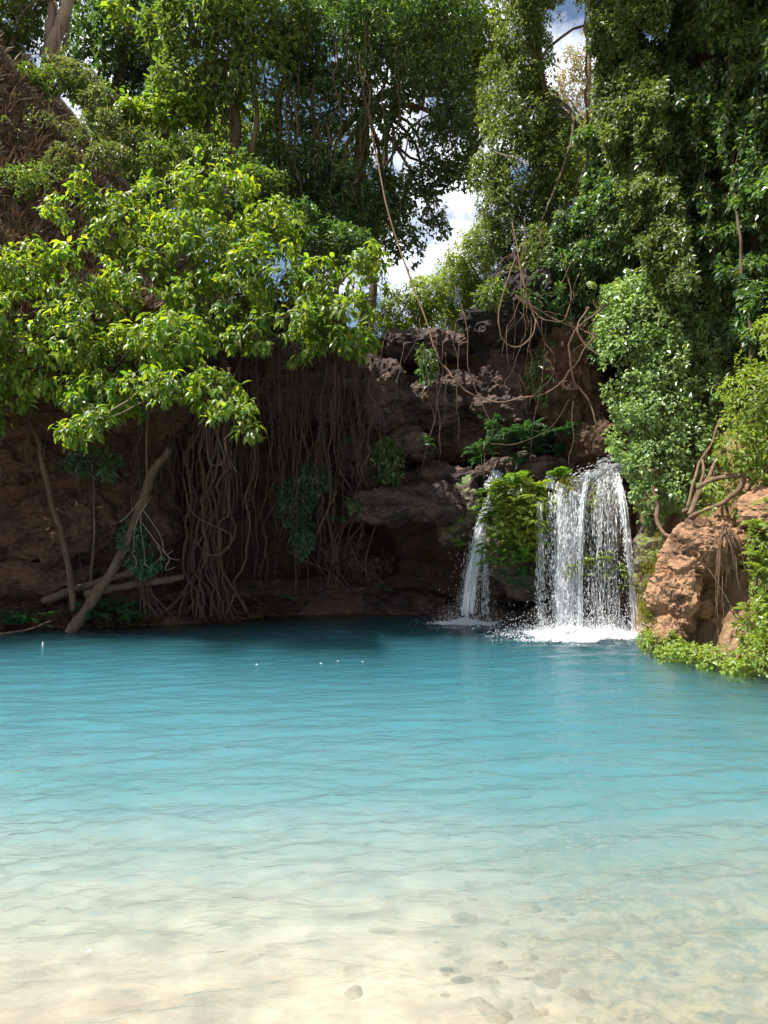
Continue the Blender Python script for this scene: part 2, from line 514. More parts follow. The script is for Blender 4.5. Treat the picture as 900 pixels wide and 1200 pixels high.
# pool water: closed volume with rippled top
wr = np.random.default_rng(4)
nx, ny = 370, 460
wy = 1.0 + (22.0 - 1.0) * np.linspace(0, 1, ny) ** 1.35
U, Yg = np.meshgrid(np.linspace(-1, 1, nx), wy, indexing='ij')
X = U * (5.0 + 0.45 * Yg) + 0.5
h = np.zeros_like(X)
wp = fbm(np.stack([X * .35, Yg * .35, X * 0], -1), 3, 77)
wq = fbm(np.stack([X * .35, Yg * .35, X * 0 + 5], -1), 3, 78)
for k in range(46):
    lam = 0.16 * (0.85 / 0.16) ** wr.random()
    th = wr.normal(math.pi / 2 + 0.16, 0.25)
    a = 0.0046 * lam
    kk = 2 * math.pi / lam
    h += a * np.sin(kk * (np.cos(th) * (X + 0.5 * wp) + np.sin(th) * (Yg + 0.5 * wq)) + wr.uniform(0, 6.28))
fine = np.zeros_like(X)
for k in range(30):
    lam = 0.07 * (0.24 / 0.07) ** wr.random()
    th = wr.normal(math.pi / 2 + 0.2, 0.55)
    kk = 2 * math.pi / lam
    fine += 0.0052 * lam * np.sin(kk * (np.cos(th) * (X + .25 * wp) + np.sin(th) * (Yg + .25 * wq)) + wr.uniform(0, 6.28))
h += fine * np.clip((11 - Yg) / 5, 0, 1)
patch = 0.45 + 1.1 * fbm(np.stack([X * .22 + 9, Yg * .22, X * 0], -1), 3, 31)
near_fall = np.exp(-(((X - 3.6) / 2.2) ** 2 + ((Yg - 15.3) / 2.0) ** 2))
h = h * patch * (1 + 1.5 * near_fall) * np.clip(4.2 / (1 + 0.2 * Yg) - .45, 0.34, 2.5)
top = np.stack([X, Yg, h], -1).reshape(-1, 3)
gf = grid_faces(nx, ny)
idx = np.arange(nx * ny).reshape(nx, ny)
bor = np.concatenate([idx[:, 0], idx[-1, 1:], idx[-2::-1, -1], idx[0, -2:0:-1]])
botv = top[bor].copy(); botv[:, 2] = -3.2
nb = len(bor)
b0 = nx * ny
k = np.arange(nb)
side = np.stack([bor, b0 + k, b0 + (k + 1) % nb, np.roll(bor, -1)], -1)
cen = np.array([[0, 11, -3.2]])
bot = np.stack([b0 + k, np.full(nb, b0 + nb), b0 + (k + 1) % nb], -1)
nf_top = len(gf)
wobj = obj('pool_water', np.vstack([top, botv, cen]), [gf, side, bot], M['water'], smooth=True, origin=np.zeros(3))
tag(wobj, kind='structure')
for p in range(nf_top, len(wobj.data.polygons)):
    wobj.data.polygons[p].use_smooth = False


def wall(name, plan, z0, z1, nu, nv, prof, mat, amp=0.5, seed=1, strata=0.25, ztop=None):
    c, s = plan_curve(plan, nu)
    d = norm(np.gradient(c, axis=0))
    n = np.stack([d[:, 1], -d[:, 0]], -1)                      # towards the pool
    z = np.linspace(z0, z1, nv)
    S, Zg = np.meshgrid(s, z, indexing='ij')
    off = prof(S / s[-1], Zg)
    if ztop is not None:
        zt = np.interp(s / s[-1], *ztop)[:, None]
        Zg = z0 + (Zg - z0) * (zt - z0) / (z1 - z0)
    B = np.stack([np.repeat(c[:, :1], nv, 1), np.repeat(c[:, 1:2], nv, 1), Zg], -1)
    q = B.copy()
    nz = (fbm(q * .55, 5, seed, .55) - .5) * 2 * amp + (fbm(q * 1.6, 5, seed + 9, .55, True) - .6) * amp * 0.6
    zz = Zg + 0.8 * (fbm(q * .4, 3, seed + 20) - .5)
    st = (fbm(np.stack([zz * 2.2, zz * 0, B[..., 0] * .15], -1), 3, seed + 30) - .5) * 2
    off = off + nz + st * strata
    B[..., 0] += n[:, None, 0] * off
    B[..., 1] += n[:, None, 1] * off
    o = obj(name, B.reshape(-1, 3), grid_faces(nu, nv), mat, smooth=False, origin=np.zeros(3))
    return tag(o, kind='structure')


cliff = wall('cliff', [(-18, 10), (-13, 14.5), (-9, 16.7), (-5.5, 17.2), (-3.6, 18.6), (-0.8, 19.6), (1.4, 19.5), (2.4, 18.9), (4.2, 18.3), (6, 17.8)],
             -2.6, 7.0, 260, 150, lambda u, z: np.interp(z, [-2.6, 0, .6, 2, 4.2, 5.5, 7], [.3, .3, 0, -.1, .3, .6, .2]) + np.clip((z - 6.2) * -1.2, -1, 0) - 1.5 * np.interp(u, [.57, .63, .72, .80], [0, 1, 1, 0]) * np.interp(z, [0, 4, 5.2], [1, 1, 0]),
             M['brown_rock'], 0.5, 5, 0.22)
wall('right_cliff', [(2.6, 20.0), (3.6, 18.6), (4.9, 17.4), (6.1, 15.9), (7.3, 14.0), (8.8, 11.5), (11.5, 8), (16, 3)],
     -2.6, 17, 150, 130, lambda u, z: -0.06 * z + 0 * u, M['dark_soil'], 0.6, 15, 0.15, ([0, .1, .17, .24, 1], [7, 8.2, 9.6, 16, 17]))

# hillside: plateau behind the rim, spur rising to the left, bank rising to the right
hx = np.linspace(-40, 44, 260)
hy = np.concatenate([np.linspace(14, 30, 120), np.linspace(30.5, 120, 30)])
X, Yg = np.meshgrid(hx, hy, indexing='ij')
edge = np.interp(X, [-18, -9, -5.5, -3.6, -.8, 2.4, 4.2, 8], [14, 16.4, 17.0, 18.2, 19.1, 18.6, 18.0, 17.5])
inward = np.clip((Yg - edge + 0.2) / 0.8, 0, 1)
left = np.clip(-3.4 - X, 0, 9) * 1.22
ramp_l = np.clip((Yg - edge) / 3.4, 0, 1) ** 0.8
right = np.clip(X - 6.3, 0, 6) * 1.9 + np.clip(X - 3.9, 0, 2.4) * .7
Z = 6.5 + left * ramp_l + right * np.clip((Yg - edge) / 2, 0, 1) + 0.05 * (Yg - 19) * (Yg > 19)
q = np.stack([X, Yg, Z * 0], -1)
Z = Z + (fbm(q * .5, 5, 41) - .5) * 1.6 * np.clip((Yg - edge) / 2, 0.05, 1)
Z = np.where(inward < 1, Z * inward + (1 - inward) * 4.5, Z)
keep = Yg > edge - 0.8
V = np.stack([X, np.maximum(Yg, edge - 0.5), Z], -1).reshape(-1, 3)
gf = grid_faces(len(hx), len(hy))
gf = gf[keep.reshape(-1)[gf].any(1)]
tag(obj('hillside', V, gf, M['slope_soil'], smooth=True, origin=np.zeros(3)), kind='structure')
def hill_z(x, y):
    i = np.clip(np.searchsorted(hx, x), 1, len(hx) - 1); j = np.clip(np.searchsorted(hy, y), 1, len(hy) - 1)
    return Z[i, j]

# left bank: low muddy shelf
def shelf(name, toe, back, ztoe, zback, nu, nv, mat, seed, bulge=0.5, amp=.25):
    a, _ = plan_curve(toe, nu); b, _ = plan_curve(back, nu)
    t = np.linspace(0, 1, nv)
    xy = a[:, None, :2] * (1 - t)[None, :, None] + b[:, None, :2] * t[None, :, None]
    z = ztoe + (zback - ztoe) * t[None, :] ** bulge + 0 * xy[..., 0]
    q = np.concatenate([xy, z[..., None]], -1)
    n = (fbm(q * .9, 5, seed, .55) - .5) * amp * 2 + (fbm(q * 3, 4, seed + 5, .55, True) - .6) * amp * .6
    q[..., 2] += n * np.minimum(1, t * 4 + .2)[None]
    q[..., 1] -= n * 0.5
    return tag(obj(name, q.reshape(-1, 3), grid_faces(nu, nv), mat, smooth=False, origin=np.zeros(3)), kind='structure')


shelf('left_bank', [(-14, 12.6), (-10, 14.9), (-7.6, 15.4), (-5.3, 15.7), (-3.2, 16.7), (-1.8, 17.6), (0, 18.2), (1.2, 18.3)],
      [(-15, 15.2), (-10, 17), (-8, 17.4), (-5, 18), (-3, 19), (-1.5, 19.6), (0, 19.9), (1.6, 19.8)], -0.7, 0.75, 120, 26, M['soil'], 51, .45, .18)
shelf('right_bank', [(5.1, 16.6), (4.95, 15.2), (4.85, 14.0), (5.15, 12.6), (5.6, 11.2), (6.6, 9.2), (8.6, 6.6), (12, 3)],
      [(4.7, 18.0), (5.6, 16.6), (6.8, 15.2), (7.9, 13.4), (9.0, 11.6), (10.5, 9.6), (12.5, 7.2), (16, 3)], -1.0, 4.6, 220, 90, M['bank_soil'], 61, .75, .5)


# ------------------------------------------------------------------ rocks
def ico(n):
    import bmesh
    bm = bmesh.new()
    bmesh.ops.create_icosphere(bm, subdivisions=n, radius=1)
    V = np.array([v.co[:] for v in bm.verts]); Fc = np.array([[v.index for v in f.verts] for f in bm.faces])
    bm.free()
    return V, Fc


ICO = {k: ico(k) for k in (1, 2, 3, 4, 5, 6)}


def rock(c, r, seed, sub=5, box=0.55, amp=.28, strata=.10, rot=0.0, freq=1.0, tilt=0.0):
    V, Fc = ICO[sub]
    V = V.copy()
    V = V / (np.abs(V) ** (1 / (1 - box * .8))).sum(1, keepdims=True) ** (1 - box * .8)     # squarer than a ball
    V = V * np.asarray(r)
    n = norm(V / np.asarray(r) ** 2)
    s = min(r) ** .6
    q = V / s * freq + seed * 7.7
    d = (fbm(q * .9, 5, seed, .55) - .5) * 2 * amp * s + (fbm(q * 1.9, 5, seed + 3, .6, True) - .62) * amp * s * .9
    cell = fbm(q * 1.3 + 40, 2, seed + 8)
    d += (fbm(q * 5, 4, seed + 5, .6, True) - .62) * amp * s * .35
    d += np.round(cell * 7) / 7 * amp * s * .9 - amp * s * .45                                # stepped facets
    zz = V[:, 2] + .25 * (fbm(q * .5, 2, seed + 11) - .5) + tilt * V[:, 0]
    d += strata * (np.abs(((zz * 2.6) % 1) - .5) * 2 - .5) * -1.0
    V = V + n * d[:, None]
    ca, sa = math.cos(rot), math.sin(rot)
    V = V @ np.array([[ca, sa, 0], [-sa, ca, 0], [0, 0, 1]])
    return V + np.asarray(c), Fc


ledges = [  # px, py, Y, rx, ry, rz, material
    (478, 592, 17.4, 1.35, 1.3, .42, 'dark_rock', 6), (538, 600, 17.7, .5, .7, .75, 'mossy_rock', 5), (505, 565, 18.2, 1.5, .9, .35, 'dark_rock', 5),
    (452, 468, 17.9, .75, .9, .85, 'dark_rock', 5), (470, 520, 17.9, .7, .8, .45, 'dark_rock', 5), (436, 545, 18.2, .8, .7, .8, 'dark_rock', 5), (515, 470, 18.6, 1.1, .8, .8, 'dark_rock', 5),
    (540, 515, 18.8, 1.6, .8, .6, 'brown_rock', 5), (610, 465, 18.3, 1.2, .9, 1.3, 'dark_rock', 6), (500, 410, 18.9, 1.25, .9, .42, 'dark_rock', 5),
    (606, 372, 17.7, 1.05, 1.1, .85, 'shaded_black_rock', 6), (606, 322, 18.2, .5, .6, .5, 'shaded_black_rock', 5), (665, 350, 18.2, .9, .9, 1.2, 'shaded_black_rock', 5), (668, 450, 17.3, .8, .9, 1.3, 'brown_rock', 5),
    (690, 520, 17.0, .6, .8, .7, 'brown_rock', 5), (470, 712, 18.8, 1.5, .8, .35, 'dark_rock', 5), (420, 660, 19.9, .9, .8, .8, 'dark_rock', 5),
    (70, 615, 16.9, 1.7, .9, .85, 'brown_rock', 6), (50, 678, 16.7, 1.5, .8, .42, 'brown_rock', 5), (160, 610, 17.3, 1.0, .8, 1.2, 'brown_rock', 5),
    (20, 545, 17.0, 1.3, .9, .55, 'brown_rock', 5), (60, 430, 16.9, 1.2, .8, .6, 'brown_rock', 5), (190, 480, 17.2, 1.3, .9, .8, 'brown_rock', 5),
    (330, 440, 17.9, 1.5, 1.1, .9, 'dark_rock', 5), (400, 450, 18.2, .9, .9, 1.0, 'dark_rock', 5), (300, 400, 17.4, 1.9, 1.1, .8, 'dark_rock', 5), (120, 405, 16.8, 1.7, 1.0, .7, 'brown_rock', 5),
    (575, 722, 17.4, 1.3, .8, .35, 'dark_rock', 4), (640, 560, 17.3, .9, .7, .5, 'dark_rock', 5), (590, 560, 17.6, .7, .7, .35, 'dark_rock', 5),
]
for i, (px, py, Y, rx, ry, rz, mt, sub) in enumerate(ledges):
    V, Fc = rock(P(px, py, Y), (rx, ry, rz), i + 3, sub, .6, .62 if mt == 'shaded_black_rock' else .44, .015 if mt == 'shaded_black_rock' else .05, rng.uniform(-.5, .5), tilt=rng.uniform(-.15, .15))
    obj('rock_ledge', V, Fc, M[mt], cliff)

# the fall's mossy mounds
t = thing('waterfall_rock', 'dark wet mossy rock that the main waterfall pours over, green with ferns', 'rock', P(650, 735, 16.3))
obj('mossy_hump', *rock(P(612, 640, 16.75), (.80, .95, 1.15), 71, 6, .45, .2, .03), M['mossy_rock'], t)
obj('lip', *rock(P(662, 640, 16.6), (.62, .75, 1.32), 72, 5, .6, .14, .03), M['mossy_rock'], t)
obj('sloping_top', *rock(P(712, 625, 16.45), (.66, .85, 1.42), 73, 6, .35, .16, .03), M['mossy_rock'], t)
obj('corner_rock', *rock(P(764, 672, 14.75), (.36, .5, 1.15), 75, 5, .4, .3, .05), M['mossy_rock'], t)
obj('foot', *rock(P(690, 728, 16.5), (1.4, .7, .5), 74, 5, .5, .2, .05), M['dark_rock'], t)

# big red boulder on the right bank
t = thing('boulder', 'large reddish sandstone boulder with an overhanging top beside the waterfall', 'boulder', P(820, 745, 13.2))
bp_ = []
for a in [((836, 632, 13.3), (.86, .85, .50), 81), ((790, 688, 13.35), (.36, .6, .92), 82), ((842, 708, 13.75), (.80, .6, .5), 83), ((845, 672, 14.0), (.9, .7, .75), 84), ((806, 655, 13.35), (.45, .6, .55), 88),
          ((782, 742, 13.15), (.32, .4, .32), 85), ((872, 632, 13.6), (.5, .6, .45), 86), ((822, 708, 13.3), (.34, .4, .22), 87), ((800, 728, 13.15), (.2, .25, .2), 89), ((850, 725, 13.3), (.5, .4, .16), 90)]:
    bp_.append(rock(P(*a[0]), a[1], a[2], 6 if a[2] < 83 else 5, .45, .36, .03, .2))
V, Fc = join(bp_)
pv = P(830, 745, 13.2); V = pv + (V - pv) * np.array([.93, .95, .95])
obj('body', V, Fc, M['red_rock'], t)
V, Fc = rock(P(905, 600, 12.6), (.55, .6, .42), 91, 5, .5, .22, .06)
tag(obj('boulder', V, Fc, M['red_rock']), 'smaller red rock behind and above the large overhanging boulder, under a thick root', 'boulder')

# stones on the bed under the clear shallows
stone_me = [mesh_np('submerged_stone', rock((0, 0, 0), (1, .8, .45), 100 + i, 3, .35, .22, 0)[0], ICO[3][1], M['stone'], True) for i in range(6)]
cnt = 0
while cnt < 280:
    y = rng.uniform(3.2, 8.5); x = rng.uniform(-0.1, 0.55) * y
    px = 450 + x / y * F
    if rng.random() > np.clip((px - 430) / 250, 0.05, 1):
        continue
    o = bpy.data.objects.new('submerged_stone', stone_me[cnt % 6]); COL.objects.link(o)
    s = .03 + rng.gamma(1.6, .03)
    o.location = (x, y, float(bed_z(np.array(x), np.array(y))) - s * .2)
    o.scale = (s, s * rng.uniform(.7, 1.1), s * rng.uniform(.6, 1)); o.rotation_euler = (0, 0, rng.uniform(0, 6.3))
    tag(o, 'brownish stone lying on the pool bed under clear shallow water', 'stone', 'stones on the bed of the shallows')
    cnt += 1


# ------------------------------------------------------------------ foliage
def leaves_kite(B, D, N, L, W, fold=.18, curl=.15):
    S = norm(np.cross(D, N)); N = np.cross(S, D)
    L = L[:, None]; W = W[:, None]
    mid = B + D * L * .42
    V = np.stack([B, mid + S * W * .5 + N * W * fold, B + D * L - N * L * curl, mid - S * W * .5 + N * W * fold], 1).reshape(-1, 3)
    i = np.arange(len(B))[:, None] * 4
    return V, np.concatenate([i + [0, 1, 2], i + [0, 2, 3]])


def leaf_full_local():
    """unit leaf along +Y, width 1 along X, normal +Z"""
    V = np.array([(0, 0, 0), (.42, .28, .10), (0, .30, .02), (-.42, .28, .10), (.40, .62, .06), (0, .65, -.03), (-.40, .62, .06), (0, 1, -.20)])
    Q = np.array([(1, 4, 5, 2), (2, 5, 6, 3)])
    T = np.array([(0, 1, 2), (0, 2, 3), (4, 7, 5), (5, 7, 6)])
    return V, Q, T


LV, LQ, LT = leaf_full_local()


def leaves_full(B, D, N, L, W):
    S = norm(np.cross(D, N)); N = np.cross(S, D)
    V = (B[:, None] + S[:, None] * LV[None, :, :1] * W[:, None, None] + D[:, None] * LV[None, :, 1:2] * L[:, None, None] + N[:, None] * LV[None, :, 2:] * L[:, None, None]).reshape(-1, 3)
    i = np.arange(len(B))[:, None, None] * 8
    return V, [(i + LQ[None]).reshape(-1, 4), (i + LT[None]).reshape(-1, 3)]


def sprays(C, A, k, L, wl, droop, spread=.9, jit=.35, stem_len=.0):
    """k leaves round every tip C with outward axis A"""
    n = len(C)
    A = norm(A)
    ref = np.where(np.abs(A[:, 2:]) > .8, [[1., 0, 0]], [[0, 0, 1.]])
    U = norm(np.cross(A, ref)); Vv = np.cross(A, U)
    az = (np.arange(k)[None] * 2.4 + rng.uniform(0, 6.28, (n, 1)) + rng.normal(0, .3, (n, k)))
    el = rng.uniform(-.2, 1.0, (n, k)) * spread
    rad = np.cos(az)[..., None] * U[:, None] + np.sin(az)[..., None] * Vv[:, None]
    D = norm(rad * np.cos(el)[..., None] + A[:, None] * np.sin(el)[..., None] + rng.normal(0, jit, (n, k, 3)) - np.array([0, 0, 1]) * droop)
    B = C[:, None] + D * .02 + rng.normal(0, L * .22, (n, k, 3)) - A[:, None] * rng.uniform(0, stem_len, (n, k, 1))
    N = norm(np.array([0, 0, 1.]) + .5 * A[:, None] + rng.normal(0, .45, (n, k, 3)))
    Ls = L * rng.uniform(.45, 1.3, n * k)
    return B.reshape(-1, 3), D.reshape(-1, 3), N.reshape(-1, 3), Ls, Ls * wl * rng.uniform(.8, 1.15, n * k)


def blob_tips(c, r, n, shell=.72, hole=None, seed=0):
    """n tips in an ellipsoid, most of them near its uneven skin"""
    d = norm(rng.normal(0, 1, (n, 3)))
    rr = np.where(rng.random(n) < shell, rng.uniform(.72, 1.05, n), rng.random(n) ** (1 / 3) * .8)
    lump = .72 + .6 * fbm(d * 1.8 + c * .7 + seed, 3, seed)
    p = c + d * rr[:, None] * lump[:, None] * r
    keep = fbm(p * 1.5 + seed, 3, seed + 2) > (hole if hole is not None else .0)
    return p[keep], norm(d[keep] / r + np.array([0, 0, .25]) / np.min(r))


def foliage(name, parent, blobs, mat, L=.12, wl=.5, k=6, dens=1.0, droop=.35, hole=.40, spread=.9, full=False, parts=0, shell=.72, twig=None, limb_from=None, limb_r=.05, limb_mat='bark'):
    """blobs: (px,py,Y,rx_px,ry_px,depth_m[,weight]); leaves in sprays at the tips, thin limbs inside"""
    Bs, tips = [], []
    for i, b in enumerate(blobs):
        px, py, Y, rx, ry, rd = b[:6]
        w = b[6] if len(b) > 6 else 1.0
        c = P(px, py, Y); r = np.array([rx * Y / F, rd, ry * Y / F])
        n = int(dens * w * (r[0] * r[2] * 3.14 + .5 * r[1] * (r[0] + r[2])) / (k * L * L * wl * .55) * 2.2 * DENS) + 3
        p, a = blob_tips(c, r, n, shell, hole, i + int(px))
        if len(p):
            Bs.append(sprays(p, a, k, L, wl, droop, spread)); tips.append((c, p))
    B, D, N, Ls, W = [np.concatenate([b[q] for b in Bs]) for q in range(5)]
    if parts:
        order = np.argsort(B[:, 1] - 1.2 * Ls / L + rng.random(len(B)) * 2.2)
        pick = order[:parts]
        me = [mesh_np('leaf', LV * s, [LQ, LT], mat, True) for s in (1,)][0]
        S = norm(np.cross(D, N)); NN = np.cross(S, D)
        base = wloc(parent)
        for q in pick:
            o = bpy.data.objects.new('leaf', me); COL.objects.link(o); o.parent = parent
            mtx = Matrix(((S[q, 0], D[q, 0], NN[q, 0], 0), (S[q, 1], D[q, 1], NN[q, 1], 0), (S[q, 2], D[q, 2], NN[q, 2], 0), (0, 0, 0, 1)))
            o.matrix_basis = Matrix.Translation([float(v) for v in (B[q] - base)]) @ mtx @ Matrix.Diagonal((float(W[q]), float(Ls[q]), float(Ls[q]), 1))
        m = np.ones(len(B), bool); m[pick] = False
        B, D, N, Ls, W = B[m], D[m], N[m], Ls[m], W[m]
    if full:
        V, fl = leaves_full(B, D, N, Ls, W)
    else:
        V, f_ = leaves_kite(B, D, N, Ls, W); fl = [f_]
    o = obj(name, V, fl, mat, parent)
    o["kind"] = 'stuff'
    if limb_from is not None:
        lf = np.asarray(limb_from, float)
        for c, p in tips:
            s = lf[np.argmin(np.linalg.norm(lf - c, axis=1) + 0.6 * np.maximum(0, lf[:, 2] - c[2]))]
            mid = (s + c) / 2 + rng.normal(0, .12, 3) * np.linalg.norm(c - s) + np.array([0, 0, .1])
            tb = [tube([s, mid, c], limb_r, limb_r * .35, 10, 5, .1)]
            for q in p[rng.permutation(len(p))[:twig or 10]]:
                tb.append(tube([c + rng.normal(0, .05, 3), (c + q) / 2 + rng.normal(0, .08, 3), q], limb_r * .28, limb_r * .10, 5, 3, 0, False))
            V, fl = join(tb)
            obj('branch', V, fl, M[limb_mat], parent)
    return len(B)


NL = 0
DENS = 3.0
# 1. big leafy fig over the left bank ------------------------------------------------------------
figtrunk = P(235, 470, 17.2)
fig = thing('fig_tree', 'broad leafy tree with drooping yellow green leaves overhanging the left bank, roots hanging below', 'tree', figtrunk)
hub = [P(235, 400, 16.9), P(180, 330, 16.4), P(300, 345, 16.2), P(110, 370, 16.0), P(380, 360, 15.9), P(200, 430, 15.3)]
parts_ = [tube([P(245, 500, 17.6), P(235, 440, 17.2), P(225, 370, 16.7), P(235, 290, 16.4)], .2, .08, 16, 8, .2)]
for hh in hub:
    parts_.append(tube([P(235, 440, 17.2), (P(235, 430, 17.1) + hh) / 2 + [0, 0, .2], hh], .1, .06, 10, 6, .2))
obj('trunk', *join(parts_), M['bark'], fig, True)
fig_blobs = [
    (200, 238, 16.6, 50, 38, .8), (255, 222, 16.8, 48, 36, .8), (150, 265, 16.4, 48, 36, .8), (318, 268, 16.4, 38, 34, .7), (85, 248, 16.0, 40, 20, .5), (93, 214, 16.1, 14, 16, .3),
    (230, 290, 16.0, 70, 40, .9), (305, 320, 15.8, 60, 38, .9), (378, 328, 15.6, 50, 30, .7), (432, 304, 15.4, 22, 18, .4), (440, 350, 15.4, 24, 26, .4), (400, 372, 15.3, 46, 26, .6),
    (335, 372, 15.3, 50, 28, .7), (255, 352, 15.4, 60, 38, .8), (170, 335, 15.5, 55, 38, .8), (95, 322, 15.5, 50, 34, .8), (30, 315, 15.6, 40, 30, .8), (15, 372, 15.2, 42, 36, .8),
    (85, 390, 15.0, 50, 42, .8), (150, 415, 14.6, 48, 34, .7), (205, 398, 14.6, 50, 34, .7), (118, 465, 14.5, 36, 26, .5), (190, 450, 13.9, 46, 18, .5), (250, 456, 14.0, 34, 24, .4),
    (268, 480, 13.7, 26, 14, .3), (290, 506, 13.6, 13, 11, .2), (85, 507, 13.5, 16, 14, .25), (108, 492, 13.6, 26, 12, .3), (445, 392, 15.3, 16, 12, .3), (300, 395, 15.0, 40, 16, .4),
    (-30, 400, 15.0, 40, 60, .8), (-40, 320, 15.4, 40, 50, .8), (60, 440, 15.2, 40, 26, .5), (10, 450, 15.3, 36, 26, .5), (140, 475, 15.0, 34, 18, .4), (95, 460, 14.8, 30, 20, .4), (-20, 490, 15.2, 30, 20, .4), (345, 405, 15.2, 40, 16, .4), (410, 400, 15.3, 34, 14, .4)]
NL += foliage('foliage', fig, fig_blobs, M['fig_leaf'], L=.18, wl=.46, k=8, dens=.8, droop=.8, hole=.455, full=True, parts=300, shell=.8, limb_from=hub, limb_r=.035, twig=14)

# hanging roots under the fig, each a part of the tree
def hang(px, y0, y1, Y, r, wob=.25, dx=0):
    n = 16
    a, b = P(px, y0, Y), P(px + dx, y1, Y)
    m = a * .5 + b * .5 + np.array([rng.normal(0, .06), rng.normal(0, .08), 0])
    return tube([a, m, b], r, r * .55, n, 5, wob)


for i in range(190):
    u = rng.random()
    px = rng.uniform(225, 445) if u < .68 else rng.uniform(-10, 225)
    y0 = rng.uniform(375, 430) if px > 225 else rng.uniform(400, 470)
    y1 = y0 + rng.gamma(2.2, 62) + 40
    y1 = min(y1, 690 if px < 420 else 560)
    Y = rng.uniform(15.4, 17.2)
    obj('hanging_root', *hang(px, y0, y1, Y, rng.uniform(.005, .014) * (2.0 if rng.random() < .14 else 1), rng.uniform(.1, .6), rng.normal(0, 10)), M['root'], fig, True)
for i in range(34):   # bundle of thick twisting roots
    x0 = rng.uniform(225, 290); x1 = 252 + rng.normal(0, 13); x2 = 240 + rng.normal(0, 24)
    Y = rng.uniform(16.3, 17.0)
    obj('thick_root', *tube(pxpath([(x0, 430 + rng.uniform(-30, 60), Y), (x1 + rng.normal(0, 8), 520, Y - .1), (x1 - 3, 590, Y - .1), (x1 - 8 + rng.normal(0, 8), 650, Y - .1), (x2, 722, Y - .2)]), rng.uniform(.02, .05), rng.uniform(.02, .035), 22, 6, .35, knot=.3), M['root'], fig, True)
for i in range(14):   # roots splaying at right foot and wall
    x0 = rng.uniform(330, 440); Y = rng.uniform(17.2, 18.0)
    y0 = rng.uniform(420, 520)
    obj('thick_root', *tube(pxpath([(x0, y0, Y), (x0 + rng.normal(0, 12), y0 + 60, Y - .2), (x0 + rng.normal(0, 18), y0 + 120, Y - .2), (x0 + rng.normal(0, 26), min(y0 + 200, 690), Y - .1)]), rng.uniform(.015, .045), .012, 18, 5, .5, knot=.3), M['root'], fig, True)
for i in range(22):
    x0 = 165 + rng.normal(0, 10); Y = 15.9 + rng.normal(0, .1)
    obj('thick_root', *tube(pxpath([(x0, 560 + rng.uniform(0, 80), Y), (168 + rng.normal(0, 4), 680, Y), (175 + rng.normal(0, 14), 724, Y - .1)]), .018, .014, 12, 5, .15), M['root'], fig, True)
for pts, r in [([(205, 470, 14.2), (243, 480, 14.2), (258, 520, 14.3), (262, 540, 14.3), (246, 542, 14.3), (242, 500, 14.3), (240, 470, 14.4)], .013),
               ([(215, 560, 15.6), (225, 600, 15.6), (260, 620, 15.6), (272, 632, 15.6), (262, 648, 15.6), (240, 648, 15.7), (228, 630, 15.8)], .014),
               ([(395, 575, 16.0), (378, 610, 16.0), (364, 645, 15.9)], .012)]:
    obj('hanging_root', *tube(pxpath(pts), r, r * .7, 30, 5, .05), M['stem'], fig, True)

# 2. leaning trunks, sapling and logs on the left bank ---------------------------------------------
t = thing('leaning_tree', 'slender bare trunk curving up from the left bank into the leaves', 'tree', P(87, 712, 15.7))
obj('trunk', *tube(pxpath([(87, 716, 15.7), (80, 665, 15.75), (65, 600, 15.9), (50, 540, 16.0), (28, 480, 16.0), (-5, 425, 15.9)]), .075, .05, 30, 8, .14, knot=.25), M['stem'], t, True)
t = thing('leaning_log', 'thick broken log leaning out of the water at the left bank', 'log', P(85, 738, 15.3))
obj('trunk', *tube(pxpath([(82, 742, 15.3), (110, 700, 15.4), (142, 650, 15.5), (165, 590, 15.6), (180, 552, 15.7), (200, 526, 15.7)]), .115, .075, 30, 10, .14, knot=.3), M['stem'], t, True)
obj('stub', *tube(pxpath([(143, 655, 15.45), (160, 610, 15.4), (178, 580, 15.3)]), .04, .02, 8, 6, .1), M['stem'], t, True)
for k, (a, b, lab) in enumerate([((50, 704, 16.0), (168, 668, 15.9), 'fallen log slanting along the left bank, higher of the two'), ((100, 698, 15.7), (215, 676, 16.0), 'fallen log slanting along the left bank, lower of the two')]):
    V, fl = tube([P(*a), (P(*a) + P(*b)) / 2 + [0, 0, .05], P(*b)], .09, .065, 20, 8, .16, knot=.35)
    tag(obj('fallen_log', V, fl, M['stem'], smooth=True), lab, 'log')
t = thing('sapling', 'thin sapling with dark palmate leaves standing before the brown cliff', 'tree', P(106, 692, 16.0))
obj('trunk', *tube(pxpath([(106, 694, 16.0), (110, 620, 16.0), (109, 545, 15.9)]), .035, .02, 12, 6, .06), M['stem'], t, True)
NL += foliage('foliage', t, [(108, 540, 15.8, 26, 14, .4), (88, 548, 15.8, 12, 8, .25), (132, 548, 15.7, 12, 8, .25)], M['dark_fern_leaf'], L=.17, wl=.3, k=7, dens=.5, droop=.15, hole=0)
t = thing('dead_branch', 'pale dead branch with forked white twigs hanging over the left bank', 'branch', P(172, 600, 15.0))
tb = [tube(pxpath([(174, 455, 15.0), (173, 520, 15.0), (172, 575, 15.0), (163, 606, 15.0)]), .028, .016, 18, 6, .08)]
obj('stem', *join(tb), M['stem'], t, True)
tw = []
for pts in [[(172, 590), (160, 612), (156, 650)], [(165, 605), (168, 630), (169, 660)], [(166, 612), (185, 640), (199, 655)], [(199, 655), (192, 668), (205, 664)], [(168, 598), (185, 625), (196, 650), (210, 655)],
            [(156, 650), (158, 662), (150, 668)], [(140, 612), (152, 600), (165, 585)], [(185, 640), (188, 652), (181, 660)], [(196, 650), (203, 645)], [(169, 660), (176, 664)]]:
    tw.append(tube(pxpath(pts, 14.95), .008, .004, 10, 4, .10))
